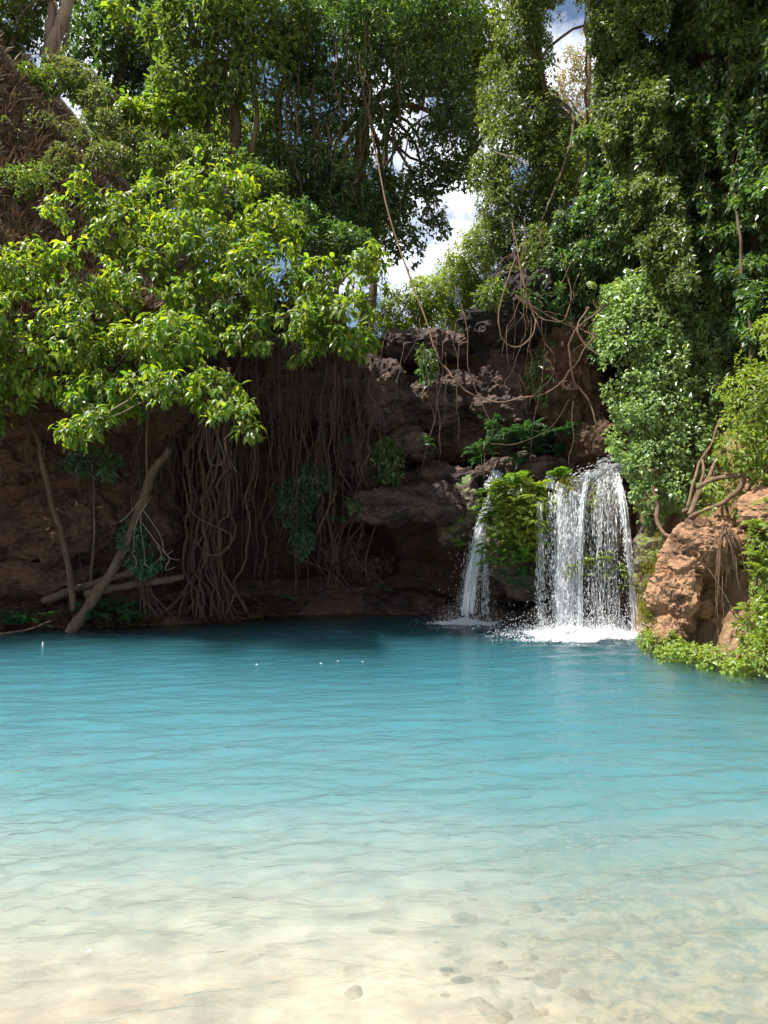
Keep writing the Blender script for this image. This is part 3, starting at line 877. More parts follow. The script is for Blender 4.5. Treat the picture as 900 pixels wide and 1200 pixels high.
obj('twig', *join(tw), M['dead_wood'], t, True)
o = obj('dead_stick', *tube(pxpath([(-5, 745, 15.0), (30, 738, 15.1), (58, 728, 15.3)]), .03, .015, 10, 5, .1), M['stem'], None, True)
tag(o, 'thin stick lying on the waterline below the small ferns on the left bank', 'stick')

# 3. trees behind the rim ---------------------------------------------------------------------------
def tree(name, label, base, top, tr, blobs, mat, L, bark='bark', group=None, extra=(), **kw):
    global NL
    t = thing(name, label, 'tree', base, group)
    mid = (np.asarray(base) + np.asarray(top)) / 2 + rng.normal(0, .25, 3)
    tb = [tube([np.asarray(base) - [0, 0, .6], mid, top], tr, tr * .55, 18, 8, .35, knot=.12)]
    for e in extra:
        tb.append(tube(e[0], e[1], e[1] * .6, 16, 6, .25))
    obj('trunk', *join(tb), M[bark], t, True)
    hubs = [mid, np.asarray(top), mid * .5 + np.asarray(top) * .5]
    NL += foliage('crown', t, blobs, M[mat], L=L, limb_from=hubs, limb_r=tr * .3, limb_mat=bark, **kw)
    return t


tree('dark_tree', 'dark blue green tree at the top of the dry slope, seen between trunks', P(128, 150, 26), P(150, -30, 26), .22,
     [(160, 30, 26, 45, 50, 1.5), (185, 85, 26, 28, 32, 1.2), (140, 75, 26, 26, 30, 1), (120, 20, 26.5, 30, 40, 1.2), (180, -30, 26, 60, 40, 1.5), (95, 60, 27, 25, 40, 1.2), (115, 125, 25.5, 25, 25, 1), (165, 130, 26, 40, 26, 1)], 'dark_leaf', .19, k=6, dens=.9)
tree('pale_trunk_tree', 'old tree with a pale twisted trunk standing on top of the dry slope', P(52, 72, 22), P(66, -70, 22), .2,
     [(20, 12, 22, 30, 30, 1), (55, -50, 22, 60, 40, 1.5), (0, -30, 22, 50, 40, 1.5), (40, 20, 23, 30, 40, .8, .6), (8, 45, 22, 16, 16, .6, .7)], 'olive_leaf', .14, bark='pale_bark',
     extra=[(pxpath([(52, 65, 22), (60, 25, 22), (58, -20, 22)]), .14), (pxpath([(67, 85, 21.6), (69, 30, 21.6), (66, -20, 21.8)]), .035), (pxpath([(24, 40, 22.4), (30, -20, 22.4)]), .12), (pxpath([(72, 78, 22.5), (80, 30, 22.5), (85, -20, 22)]), .06)], k=6, dens=.8)
tree('leafy_tree', 'tall mid green tree hung with vines above the left of the big leafy tree', P(270, 235, 20.5), P(285, -60, 20.5), .17,
     [(235, 40, 19.8, 50, 55, 1.2), (200, 30, 20, 34, 30, .8), (220, 100, 19.7, 45, 36, .9), (280, 30, 20, 50, 50, 1.3), (300, 90, 20, 44, 42, 1.2), (250, -40, 20, 80, 50, 1.5), (205, 125, 19.8, 30, 22, .6, .6), (330, 20, 20.3, 44, 50, 1.2), (240, 150, 20.5, 36, 28, .7, .5)],
     'mid_leaf', .17, extra=[(pxpath([(293, 220, 20), (300, 130, 20), (296, 30, 20)]), .09), (pxpath([(240, 215, 20.4), (246, 120, 20.4), (240, 40, 20.4)]), .08), (pxpath([(322, 235, 20.8), (330, 120, 20.6), (345, 20, 20.5)]), .11), (pxpath([(262, 200, 21), (276, 160, 21), (270, 90, 21)]), .07)], k=6, dens=.95, hole=.44)
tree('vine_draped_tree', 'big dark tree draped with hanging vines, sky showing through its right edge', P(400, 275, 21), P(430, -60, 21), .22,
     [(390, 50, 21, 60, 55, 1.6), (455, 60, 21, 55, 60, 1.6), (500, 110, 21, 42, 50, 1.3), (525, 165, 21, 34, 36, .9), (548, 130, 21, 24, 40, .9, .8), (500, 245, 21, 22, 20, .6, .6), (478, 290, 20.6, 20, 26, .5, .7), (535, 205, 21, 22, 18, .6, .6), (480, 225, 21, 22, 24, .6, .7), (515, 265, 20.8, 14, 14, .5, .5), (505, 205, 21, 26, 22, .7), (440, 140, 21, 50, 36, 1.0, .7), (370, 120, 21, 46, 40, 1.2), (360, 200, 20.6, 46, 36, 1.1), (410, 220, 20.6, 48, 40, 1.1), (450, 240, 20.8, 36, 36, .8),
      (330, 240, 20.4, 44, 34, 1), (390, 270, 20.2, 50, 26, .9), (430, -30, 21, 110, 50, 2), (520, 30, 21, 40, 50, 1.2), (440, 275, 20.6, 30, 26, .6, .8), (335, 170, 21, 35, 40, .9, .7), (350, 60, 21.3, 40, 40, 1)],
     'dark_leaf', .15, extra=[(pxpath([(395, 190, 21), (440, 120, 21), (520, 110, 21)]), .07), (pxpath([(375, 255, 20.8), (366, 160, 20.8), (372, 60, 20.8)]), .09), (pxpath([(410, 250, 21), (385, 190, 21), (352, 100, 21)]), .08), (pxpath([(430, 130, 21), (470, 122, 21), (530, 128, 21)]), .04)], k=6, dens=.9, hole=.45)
vt = [o for o in SC.objects if o.name.startswith('vine_draped_tree')][0]
for i in range(46):
    px = rng.uniform(225, 480); y0 = rng.uniform(20, 180); Y = rng.uniform(19.6, 20.6)
    obj('hanging_vine', *hang(px, y0, min(y0 + rng.uniform(60, 200), 285), Y, rng.uniform(.010, .03), rng.uniform(.15, .5), rng.normal(0, 8)), M['stem'], vt, True)
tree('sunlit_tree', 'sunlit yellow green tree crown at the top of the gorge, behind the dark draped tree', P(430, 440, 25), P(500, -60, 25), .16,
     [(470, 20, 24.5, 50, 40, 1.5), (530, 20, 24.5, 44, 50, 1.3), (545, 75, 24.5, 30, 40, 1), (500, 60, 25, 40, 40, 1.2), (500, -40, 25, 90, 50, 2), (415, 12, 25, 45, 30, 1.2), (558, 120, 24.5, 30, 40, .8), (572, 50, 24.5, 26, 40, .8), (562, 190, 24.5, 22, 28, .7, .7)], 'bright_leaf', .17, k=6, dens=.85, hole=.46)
tree('vine_column_tree', 'tall trunk wrapped in small leaved vines rising from the black rock beside the sky gap', P(628, 300, 18.6), P(612, -80, 18.6), .18,
     [(605, 20, 18.3, 28, 60, .6), (620, -10, 18.2, 26, 50, .5), (625, 70, 18.2, 24, 50, .5), (600, 85, 18.4, 36, 40, .6), (612, 130, 18.4, 46, 44, .8), (598, 185, 18.4, 40, 46, .8), (625, 215, 18.4, 42, 50, .8), (590, 240, 18.3, 28, 36, .6), (650, 170, 18.5, 30, 40, .6), (655, 250, 18.2, 36, 44, .7), (620, 285, 18.2, 40, 30, .6), (640, -40, 18.6, 70, 50, 1.2), (578, 120, 18.8, 20, 40, .5, .6), (575, 285, 18.4, 22, 26, .5), (575, 200, 18.6, 22, 40, .5, .8), (605, 330, 17.6, 26, 20, .4, .7), (655, 310, 17.3, 40, 40, .6), (690, 330, 16.9, 26, 40, .5), (640, 290, 17.6, 30, 26, .5)],
     'olive_leaf', .10, extra=[(pxpath([(660, 200, 18.5), (645, 120, 18.5), (640, 60, 18.5), (700, 20, 18)]), .05), (pxpath([(688, 150, 18), (686, 70, 18), (690, -10, 18)]), .03)], k=7, dens=.72, hole=.42)
tree('dry_tree', 'far tree with a pale straw coloured crown against the sky', P(690, 400, 34), P(690, 60, 34), .2,
     [(690, 70, 34, 34, 30, 1.6), (660, 105, 34, 26, 26, 1.4), (705, 115, 34, 28, 30, 1.4), (680, 150, 34, 34, 28, 1.4)], 'pale_leaf', .15, bark='pale_bark', k=6, dens=.42, hole=.47)
for lab, bx, bl, mt in [
    ('far tree filling the gap between the dry slope and the vine hung trees', 190, [(165, 195, 30, 50, 50, 1.5), (140, 150, 30, 40, 50, 1.5), (205, 165, 30, 40, 60, 1.5), (190, 230, 29, 60, 40, 1.2)], 'mid_leaf'),
    ('far tree seen between the trunks of the vine hung trees', 260, [(255, 215, 29, 50, 44, 1.3), (285, 240, 28, 50, 34, 1.2), (240, 120, 30, 30, 40, 1.2, .6), (310, 200, 29, 36, 40, 1.2, .6), (288, 150, 29, 40, 44, 1.2)], 'bright_leaf'),
    ('far tree behind the dark draped tree', 390, [(350, 225, 29, 50, 50, 1.3, .8), (400, 190, 29, 40, 40, 1.2, .5), (430, 250, 28, 40, 40, 1.2), (380, 280, 27, 60, 34, 1.2)], 'olive_leaf')]:
    tree('far_tree', lab, P(bx, 430, 29), P(bx, bl[0][1], 29), .12, bl, mt, .17, k=6, dens=.8, hole=.40)
for k, (bl, mt, lab) in enumerate([
    ([(470, 368, 26.8, 34, 26, .8), (500, 352, 26.8, 30, 30, .8), (455, 385, 26.5, 28, 18, .6)], 'lime_leaf', 'bright yellow green bush beyond the rock rim, below the patch of sky'),
    ([(532, 338, 27, 28, 38, .8), (556, 305, 27, 28, 36, .8), (520, 375, 26.8, 34, 24, .8), (572, 275, 27, 20, 22, .6), (560, 350, 26.8, 20, 30, .6)], 'lime_leaf', 'taller bright bush beyond the rock rim, against the black rock'),
    ([(690, 200, 22, 36, 34, 1.2), (715, 160, 21, 24, 34, .9), (665, 165, 22, 20, 20, .8), (660, 205, 22, 18, 30, .8)], 'lime_leaf', 'sunlit bush filling the notch under the straw coloured far tree')]):
    t = thing('bush', lab, 'bush', P(bl[0][0], bl[0][1] + bl[0][4] + 12, bl[0][2]))
    NL += foliage('foliage', t, bl, M[mt], L=.13, wl=.4, k=6, dens=.8, hole=.42, limb_from=[P(bl[0][0], bl[0][1] + bl[0][4] + 10, bl[0][2])], limb_r=.03, limb_mat='stem')

# off-frame canopy: crown added to shade the right cliff, forest carrying on at left
tree('added_shade_tree', 'unseen tree added above the right cliff, its crown shading the cliff below', np.array([8.5, 16.5, 14.5]), np.array([6.5, 15.5, 18]), .3,
     [(700, -190, 15.5, 110, 70, 2.2), (820, -150, 14.5, 120, 70, 2.2), (930, -120, 13.8, 100, 80, 2.2), (620, -230, 16.5, 90, 60, 2), (760, -300, 15, 140, 80, 2.4)], 'dark_leaf', .22, k=6, dens=.6, hole=.40)
tree('slope_tree', 'leafy tree on the left slope beyond the pale twisted trunk', np.array([-13.5, 17.5, 12.0]), np.array([-13, 17.2, 18]), .2,
     [(-260, 150, 16.5, 90, 100, 2.2), (-200, 300, 15.5, 90, 90, 1.8)], 'mid_leaf', .22, k=6, dens=.6, hole=.40)

# 4. slope undergrowth --------------------------------------------------------------------------------
t_spray = thing('shrub', 'bright green leafy spray at the edge of the dry slope', 'shrub', P(190, 150, 19.5))
NL += foliage('foliage', t_spray, [(172, 130, 19.4, 28, 14, .5), (208, 128, 19.3, 30, 16, .5), (150, 132, 19.6, 16, 10, .4), (140, 8, 18.5, 10, 12, .3)], M['bright_leaf'], L=.22, wl=.5, k=7, dens=.8, droop=.4, hole=.3, full=True, limb_from=[P(200, 165, 19.5)], limb_r=.02, limb_mat='stem')
shrubs = [
    ([(215, 175, 18.6, 34, 22, .6), (180, 185, 18.6, 26, 18, .6)], 'mid_leaf', 'mid green shrub at the foot of the dry slope, above the big leafy tree'),
    ([(25, 130, 19.0, 36, 30, .6), (5, 175, 18.6, 26, 30, .5)], 'weed_leaf', 'patchy green shrub half way up the dry slope'),
    ([(110, 150, 18.8, 36, 18, .5), (85, 185, 18.4, 34, 16, .5)], 'weed_leaf', 'low creeper patch across the middle of the dry slope'),
    ([(70, 78, 20.6, 20, 16, .6), (95, 96, 20.2, 24, 18, .6), (120, 122, 19.8, 24, 20, .6), (142, 148, 19.4, 24, 20, .6), (162, 172, 19.0, 26, 20, .6), (182, 196, 18.8, 26, 20, .6), (130, 185, 18.4, 26, 16, .5)], 'weed_leaf', 'ragged olive scrub along the spur edge behind the big leafy tree'),
    ([(15, 215, 17.6, 32, 18, .5), (45, 205, 17.6, 20, 14, .4)], 'mid_leaf', 'small green shrub low on the dry slope'),
    ([(62, 95, 20.0, 22, 14, .4), (30, 90, 20, 18, 12, .4), (95, 105, 20.0, 16, 10, .4)], 'mid_leaf', 'patchy green weeds below the pale twisted trunk'),
    ([(265, 195, 19.2, 40, 22, .6), (300, 215, 19, 36, 20, .6), (240, 178, 19.3, 26, 16, .5)], 'mid_leaf', 'leafy undergrowth along the rim under the vine hung trees'),
    ([(345, 262, 18.8, 40, 26, .7), (395, 285, 18.6, 44, 24, .7), (300, 240, 18.8, 30, 20, .6)], 'dark_leaf', 'dark undergrowth behind the right half of the big leafy tree')]
for bl, mt, lab in shrubs:
    t = thing('shrub', lab, 'shrub', P(bl[0][0], bl[0][1] + bl[0][4], bl[0][2]))
    NL += foliage('foliage', t, bl, M[mt], L=.13 if 'slope' not in lab else .09, wl=.5, k=6, dens=.75 if 'slope' not in lab else .4, droop=.4, hole=.42 if 'slope' not in lab else .5, limb_from=[P(bl[0][0], bl[0][1] + bl[0][4], bl[0][2] + .3)], limb_r=.018, limb_mat='stem')

# dry stems and dead leaves all over the spur
n = 60000
pxs = rng.uniform(-60, 240, n); pys = rng.uniform(20, 420, n)
# drop onto the hillside by marching along the view of each point
Yh = np.full(n, np.nan)
for Yt in np.linspace(15.5, 27, 60):
    xw = (pxs - 450) / F * Yt; zw = CAMZ - (pys - 600) / F * Yt
    i = np.clip(np.searchsorted(hx, xw), 1, len(hx) - 1); j = np.clip(np.searchsorted(hy, Yt), 1, len(hy) - 1)
    hit = np.isnan(Yh) & (Z[i, j] >= zw)
    Yh[hit] = Yt
ok = ~np.isnan(Yh)
C = np.stack([(pxs - 450) / F * Yh, Yh, CAMZ - (pys - 600) / F * Yh], -1)[ok] - [0, .12, 0]
m = len(C)
D = norm(np.stack([rng.normal(.1, .8, m), rng.normal(-.3, .5, m), rng.normal(.1, .8, m)], -1))
V, f_ = leaves_kite(C, D, norm(rng.normal(0, 1, (m, 3))), rng.uniform(.12, .5, m), rng.uniform(.004, .010, m), .3, .25)
tag(obj('dry_stems', V, f_, M['dry_leaf']), kind='stuff')
sel = fbm(C * 1.1, 3, 91) + rng.normal(0, .08, m) > .47
V, f_ = leaves_kite(C[sel] - [0, .08, 0], norm(rng.normal(0, 1, (sel.sum(), 3))), norm(rng.normal(0, 1, (sel.sum(), 3)) + [0, 0, 1]), rng.uniform(.06, .13, sel.sum()), rng.uniform(.03, .07, sel.sum()))
tag(obj('weeds', V, f_, M['weed_leaf']), kind='stuff')

# 5. creepers on the right cliff -------------------------------------------------------------------------
def curtain(parent, region, n, Yf, mat, L, wl, k, hole=.45, freq=1.1, lump=.9, seed=1, droop=.7, parts=0):
    x0, x1, y0, y1 = region
    px = rng.uniform(x0, x1, n * 3); py = rng.uniform(y0, y1, n * 3)
    q = np.stack([px / 60, py / 60, px * 0], -1)
    f = fbm(q * freq, 4, seed)
    ok = (f > hole) & np.array(region_ok(px, py, seed))
    px, py, f = px[ok][:n], py[ok][:n], f[ok][:n]
    Y = Yf(px, py) - (f - .45) * 2.6 * lump + rng.uniform(0, .5, len(px)) ** 1.5 * 1.2
    C = np.stack([(px - 450) / F * Y, Y, CAMZ - (py - 600) / F * Y], -1)
    A = norm(np.stack([np.full(len(px), -.55), np.full(len(px), -.75), np.full(len(px), .25)], -1) + rng.normal(0, .35, (len(px), 3)))
    B, D, N, Ls, W = sprays(C, A, k, L, wl, droop)
    V, f_ = leaves_kite(B, D, N, Ls, W, .15, .12)
    o = obj('foliage', V, f_, mat, parent)
    o["kind"] = 'stuff'
    return C


def right_line(px, py):
    Y = np.interp(px, [560, 640, 700, 800, 900, 1000], [18.3, 17.6, 16.9, 15.5, 14.2, 13.0])
    return Y + np.clip(300 - py, 0, 500) * .0012


region_ok = lambda px, py, s: (py < np.interp(px, [640, 700, 760, 820, 860, 1000], [250, 340, 350, 360, 420, 560])) & (px > np.interp(py, [-80, 60, 120, 300], [735, 700, 720, 655]))
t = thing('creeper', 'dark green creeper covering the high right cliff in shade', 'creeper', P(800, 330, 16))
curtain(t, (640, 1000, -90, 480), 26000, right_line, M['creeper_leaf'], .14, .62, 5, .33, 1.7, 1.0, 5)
region_ok = lambda px, py, s: (np.abs(px - np.interp(py, [-80, 60, 150, 330], [740, 735, 740, 790])) < np.interp(py, [-80, 100, 330], [50, 42, 26]))
t = thing('creeper', 'olive creeper hanging in a column down the left edge of the right cliff', 'creeper', P(760, 330, 15.4))
curtain(t, (660, 830, -90, 340), 8000, lambda a, b: right_line(a, b) - 1.0, M['olive_leaf'], .10, .6, 6, .40, 1.6, .6, 9)
region_ok = lambda px, py, s: (px > np.interp(py, [100, 300, 380, 480], [690, 640, 640, 690])) & (px < 760)
t = thing('creeper', 'dark creeper tangle between the black rock and the sunny creeper', 'creeper', P(690, 400, 16.8))
curtain(t, (640, 760, 150, 420), 5000, lambda a, b: right_line(a, b) - .4, M['creeper_leaf'], .11, .6, 5, .45, 1.6, .7, 12)

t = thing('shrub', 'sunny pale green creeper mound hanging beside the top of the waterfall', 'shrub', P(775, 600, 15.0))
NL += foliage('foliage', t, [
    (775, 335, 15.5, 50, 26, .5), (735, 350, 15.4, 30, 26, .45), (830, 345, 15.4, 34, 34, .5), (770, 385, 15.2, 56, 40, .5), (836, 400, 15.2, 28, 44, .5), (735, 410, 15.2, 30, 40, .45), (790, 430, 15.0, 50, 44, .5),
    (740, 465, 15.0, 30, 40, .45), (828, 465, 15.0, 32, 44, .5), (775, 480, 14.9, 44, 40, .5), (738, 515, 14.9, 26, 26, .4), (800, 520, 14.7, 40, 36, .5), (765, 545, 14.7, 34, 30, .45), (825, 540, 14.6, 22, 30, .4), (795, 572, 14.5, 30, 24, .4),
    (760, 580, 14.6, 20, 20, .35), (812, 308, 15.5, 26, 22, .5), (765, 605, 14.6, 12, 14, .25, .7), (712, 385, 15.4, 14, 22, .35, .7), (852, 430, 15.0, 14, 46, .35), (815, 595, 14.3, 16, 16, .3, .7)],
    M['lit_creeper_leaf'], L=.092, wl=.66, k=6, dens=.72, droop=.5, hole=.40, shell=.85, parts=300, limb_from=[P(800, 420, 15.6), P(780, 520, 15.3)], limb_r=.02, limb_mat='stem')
t = thing('shrub', 'yellow green bush spilling down the slope above the thick red roots', 'shrub', P(890, 560, 12.9))
NL += foliage('foliage', t, [(905, 410, 13.0, 30, 46, .7), (885, 470, 12.8, 34, 40, .7), (915, 500, 12.6, 40, 60, .8), (868, 525, 12.8, 24, 26, .5), (895, 545, 12.6, 26, 20, .5), (848, 575, 13.2, 22, 16, .4, .8), (945, 400, 12.6, 40, 90, .8)],
              M['lime_leaf'], L=.09, wl=.55, k=6, dens=.6, droop=.5, hole=.40, shell=.85, limb_from=[P(905, 520, 13.2)], limb_r=.02, limb_mat='stem')

# leafy vine strands hanging down the right cliff
for i in range(26):
    px = rng.uniform(690, 890); y0 = rng.uniform(60, 220); y1 = y0 + rng.uniform(60, 170)
    if i < 8:
        px = rng.uniform(715, 800); y0 = rng.uniform(150, 230); y1 = rng.uniform(250, 330)
    Y = float(right_line(px, y0)) - rng.uniform(.35, .8)
    path = smooth_path([P(px, y0, Y), P(px + rng.normal(0, 8), (y0 + y1) / 2, Y), P(px + rng.normal(0, 14), y1, Y)], 18)
    t = thing('leafy_vine', 'leaf strung vine hanging ' + ('above the sunny creeper' if i < 8 else 'high on the shaded right cliff' if y0 < 130 else 'half way up the right cliff') + (', beside the woody stem' if px > 840 else ', left of the woody stem'), 'vine', path[-1], 'leafy vines hanging on the right cliff')
    obj('stem', *tube(path, .009, .006, 18, 4, .05), M['stem'], t, True)
    ii = rng.integers(0, 18, 44)
    B, D, N, Ls, W = sprays(path[ii] + rng.normal(0, .03, (44, 3)), norm(rng.normal(0, 1, (44, 3)) + [-.4, -.6, .2]), 2, .13, .6, .6)
    V, f_ = leaves_full(B, D, N, Ls, W)
    obj('foliage', V, f_, M['creeper_leaf'], t)["kind"] = 'stuff'

# 6. lianas and roots on the right -----------------------------------------------------------------------
lianas = [
    ('long liana sagging in a wide curve across the rock face above the pool', [(425, 100, 20.5), (452, 235, 18.5), (478, 320, 17.8), (505, 395, 17.0), (522, 432, 16.8), (555, 462, 16.6), (605, 469, 16.4), (655, 450, 16.2), (688, 405, 16.0), (700, 380, 16.0)], .032, 'red_root'),
    ('thin liana dropping from the black rock to the ledge above the left waterfall', [(533, 335, 17.2), (546, 380, 16.9), (547, 420, 16.8), (556, 458, 16.6), (572, 488, 16.5), (577, 508, 16.5), (568, 530, 16.5), (567, 560, 16.5)], .018, 'stem'),
    ('liana looped in a ring on the black rock', [(605, 300, 16.4), (592, 340, 16.3), (584, 375, 16.2), (592, 400, 16.2), (612, 403, 16.2), (625, 385, 16.2), (620, 360, 16.3), (605, 345, 16.3), (640, 372, 16.3), (690, 388, 16.2)], .026, 'red_root'),
    ('liana falling in a bow from the creepers past the looped ring', [(600, 260, 17.0), (612, 320, 16.6), (622, 360, 16.3), (640, 376, 16.2), (662, 372, 16.2), (668, 340, 16.4), (655, 290, 16.8)], .022, 'red_root'),
    ('twisted liana crossing from the looped ring to the sunny creeper', [(725, 345, 15.2), (700, 365, 15.4), (680, 380, 15.6), (668, 405, 15.8), (672, 440, 16.0), (690, 470, 16.0), (700, 500, 15.9)], .035, 'red_root'),
    ('short curled liana against the left edge of the sunny creeper', [(690, 360, 15.6), (678, 385, 15.5), (690, 410, 15.4), (712, 415, 15.3), (702, 395, 15.3), (685, 388, 15.4)], .026, 'red_root'),
    ('thin straight liana hanging in front of the recess above the waterfall', [(640, 380, 16.6), (636, 440, 16.5), (625, 490, 16.4), (620, 540, 16.4)], .014, 'stem'),
    ('slanting bare twig reaching over the ferns above the waterfall', [(575, 520, 16.3), (600, 520, 16.2), (640, 505, 16.0), (665, 470, 16.0)], .013, 'stem'),
    ('thin liana hanging just left of the sunny creeper down to the ferns', [(672, 470, 15.8), (670, 510, 15.8), (668, 545, 15.8)], .016, 'stem'),
    ('pale twig sticking out of the vine wrapped trunk', [(580, 178, 17.4), (600, 184, 17.2), (618, 192, 17.1)], .022, 'dead_wood'),
    ('pale straight stick leaning in the creepers below the sky notch', [(664, 174, 17.0), (680, 165, 16.9), (697, 153, 16.8)], .02, 'dead_wood'),
    ('dark rope like vine hanging down through the notch of sky', [(690, -20, 17.5), (686, 30, 17.5), (692, 70, 17.5), (690, 105, 17.5)], .022, 'bark'),
    ('woody climbing stem rising past the right edge of the sunny creeper', [(878, 440, 13.6), (880, 390, 13.7), (872, 335, 13.9), (866, 270, 14.1), (858, 180, 14.9), (850, 90, 15.8)], .05, 'stem'),
]
for lab, pts, r, mt in lianas:
    V, fl = tube(pxpath(pts), r * .68, r * .5, 54, 6, .14, knot=.25)
    tag(obj('liana', V, fl, M[mt], smooth=True), lab, 'liana')
for i in range(22):
    px = rng.uniform(590, 700); y0 = rng.uniform(250, 400); y1 = y0 + rng.uniform(40, 150)
    Y = rng.uniform(16.0, 16.7)
    V, fl = tube(pxpath([(px, y0, Y), (px + rng.normal(0, 14), (y0 + y1) / 2, Y - .1), (px + rng.normal(0, 20), y1, Y)]), rng.uniform(.005, .011), .004, 16, 4, .3)
    tag(obj('liana', V, fl, M['red_root'], smooth=True), 'thin bare liana dangling over the dark rock, ' + ('near the looped ring' if px < 630 else 'between the looped ring and the creepers' if px < 665 else 'close to the sunny creeper'), 'liana', 'thin lianas dangling over the dark rock')
for i in range(12):
    px = rng.uniform(425, 540); y0 = rng.uniform(370, 420); y1 = y0 + rng.uniform(50, 160)
    Y = rng.uniform(16.4, 17.4)
    V, fl = tube(pxpath([(px, y0, Y), (px + rng.normal(0, 6), (y0 + y1) / 2, Y - .1), (px + rng.normal(0, 14), y1, Y)]), rng.uniform(.006, .012), .005, 16, 4, .25)
    tag(obj('liana', V, fl, M['stem'], smooth=True), 'thin bare liana dangling over the stepped ledges under the sky gap', 'liana', 'thin lianas dangling over the ledges')

big_roots = [
    ('thick pale root lying across the slope above the large boulder', [(940, 535, 12.2), (895, 550, 12.5), (862, 556, 12.8), (835, 562, 13.1), (815, 572, 13.3)], .055),
    ('thick forked root running down onto the top of the large boulder', [(872, 556, 12.75), (866, 575, 12.75), (850, 588, 12.85), (825, 597, 13.0), (806, 606, 13.2)], .05),
    ('reddish root climbing steeply from the boulder towards the sunny creeper', [(808, 604, 13.3), (822, 575, 13.5), (836, 545, 13.6), (852, 510, 13.6), (868, 478, 13.6)], .042),
    ('second reddish root beside the steep one, more upright', [(806, 595, 13.5), (815, 560, 13.7), (826, 530, 13.9), (846, 490, 13.9)], .03),
    ('twisted upright root between the waterfall and the large boulder', [(765, 570, 14.3), (770, 592, 14.2), (772, 612, 14.1), (782, 626, 13.9), (796, 628, 13.7)], .045),
    ('short reddish root hugging the boulder behind the steep roots', [(800, 600, 13.5), (812, 590, 13.5), (822, 560, 13.6), (822, 540, 13.8)], .035)]
for lab, pts, r in big_roots:
    V, fl = tube(pxpath(pts), r, r * .7, 26, 7, .10, knot=.35)
    tag(obj('root', V, fl, M['red_root'], smooth=True), lab, 'root')
t = thing('root_tuft', 'tuft of bare dead roots fanning down over the front of the large boulder', 'roots', P(850, 625, 12.5))
for i in range(26):
    e = (850 + rng.normal(3, 20), 650 + rng.gamma(2, 18), 12.5 + rng.normal(0, .12))
    V, fl = tube(pxpath([(849 + rng.normal(0, 4), 622 + rng.normal(0, 3), 12.55), (850 + (e[0] - 850) * .6, 640 + rng.normal(0, 5), 12.4), e]), rng.uniform(.006, .016), .004, 12, 4, .15)
    obj('root', V, fl, M['red_root'], t, True)

# 7. ferns --------------------------------------------------------------------------------------------------
def frond_mesh(mat, n=13, w=.24, arch=.5):
    s = np.linspace(0, 1, n)
    spine = np.stack([s * 0, s * (1 - .18 * arch * s), .38 * arch * np.sin(s * 2.4) - .42 * arch * s * s], -1)
    T = norm(np.gradient(spine, axis=0)); Xa = np.array([1., 0, 0])
    parts = []
    wd = w * np.sin(np.clip(s * 1.02 + .12, 0, 1) * math.pi) ** .7
    B, D, L = [], [], []
    for sg in (-1, 1):
        B.append(spine[1:]); D.append(norm(sg * Xa * .9 + T[1:] * .45 - np.array([0, 0, .25]))); L.append(wd[1:] + .02)
    B, D, L = np.concatenate(B), np.concatenate(D), np.concatenate(L)
    N = np.tile([0, 0, 1.], (len(B), 1)) + .2 * D
    V1, f1 = leaves_kite(B, D, N, L, np.full(len(B), 1.35 / n), .1, .1)
    V2 = np.stack([spine + Xa * .008, spine - Xa * .008], 1).reshape(-1, 3)
    i = np.arange(n - 1)[:, None] * 2
    f2 = np.concatenate([i + [0, 1, 3], i + [0, 3, 2]])
    V, fl = join([(V1, f1), (V2, f2)])
    return mesh_np('frond', V, fl, mat)


FR = {mt: [frond_mesh(M[mt], 13, w, a) for w, a in ((.22, .6), (.28, .9), (.2, .3))] for mt in ('fern_leaf', 'dark_fern_leaf', 'lime_leaf')}


def fern(px, py, Y, size, nf, mt, label, group=None, face=None, up=.6, name='fern'):
    c = P(px, py, Y)
    t = thing(name, label, 'fern', c, group)
    for i in range(nf):
        az = rng.uniform(0, 6.28) if face is None else face + rng.normal(0, .9)
        o = bpy.data.objects.new('frond', FR[mt][i % 3]); COL.objects.link(o); o.parent = t
        d = Vector((math.cos(az), math.sin(az), rng.uniform(up - .5, up + .3))).normalized()
        up_ = Vector((rng.normal(0, .2), rng.normal(0, .2), 1))
        s_ = d.cross(up_).normalized(); n_ = s_.cross(d)
        sc = size * rng.uniform(.7, 1.2)
        mtx = Matrix(((s_.x, d.x, n_.x, 0), (s_.y, d.y, n_.y, 0), (s_.z, d.z, n_.z, 0), (0, 0, 0, 1)))
        o.matrix_basis = mtx @ Matrix.Diagonal((sc, sc, sc, 1))
    return t


FRONT = -math.pi / 2 - .3
G1 = 'ferns covering the mossy hump of the waterfall'
for i in range(120):    # mossy hump between the two falls; sunlight on top put into paler fronds
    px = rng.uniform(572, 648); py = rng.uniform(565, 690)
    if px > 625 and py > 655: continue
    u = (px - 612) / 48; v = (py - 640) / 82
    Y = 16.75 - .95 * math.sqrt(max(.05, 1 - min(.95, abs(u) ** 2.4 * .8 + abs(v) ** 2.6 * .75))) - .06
    fern(px, py, Y, rng.uniform(.28, .48), 6, 'lime_leaf' if py < 640 and px > 585 else 'fern_leaf' if py < 672 else 'dark_fern_leaf', ('fern tinted sunlit lime near the crest' if py < 610 else 'feathery green fern on the upper face' if py < 635 else 'feathery green fern half way down the face' if py < 665 else 'dark green fern at the underside') + ' of the mossy hump, ' + ('near the left waterfall' if px < 605 else 'near the main waterfall'), G1, FRONT, .25)
for i in range(24):
    fern(rng.uniform(664, 732), rng.uniform(652, 692), 15.56 + rng.uniform(-.03, .12), rng.uniform(.2, .32), 6, 'lime_leaf', 'light green fern behind the thin veil of water right of the main waterfall', 'ferns behind the right veil of water', FRONT, .15)
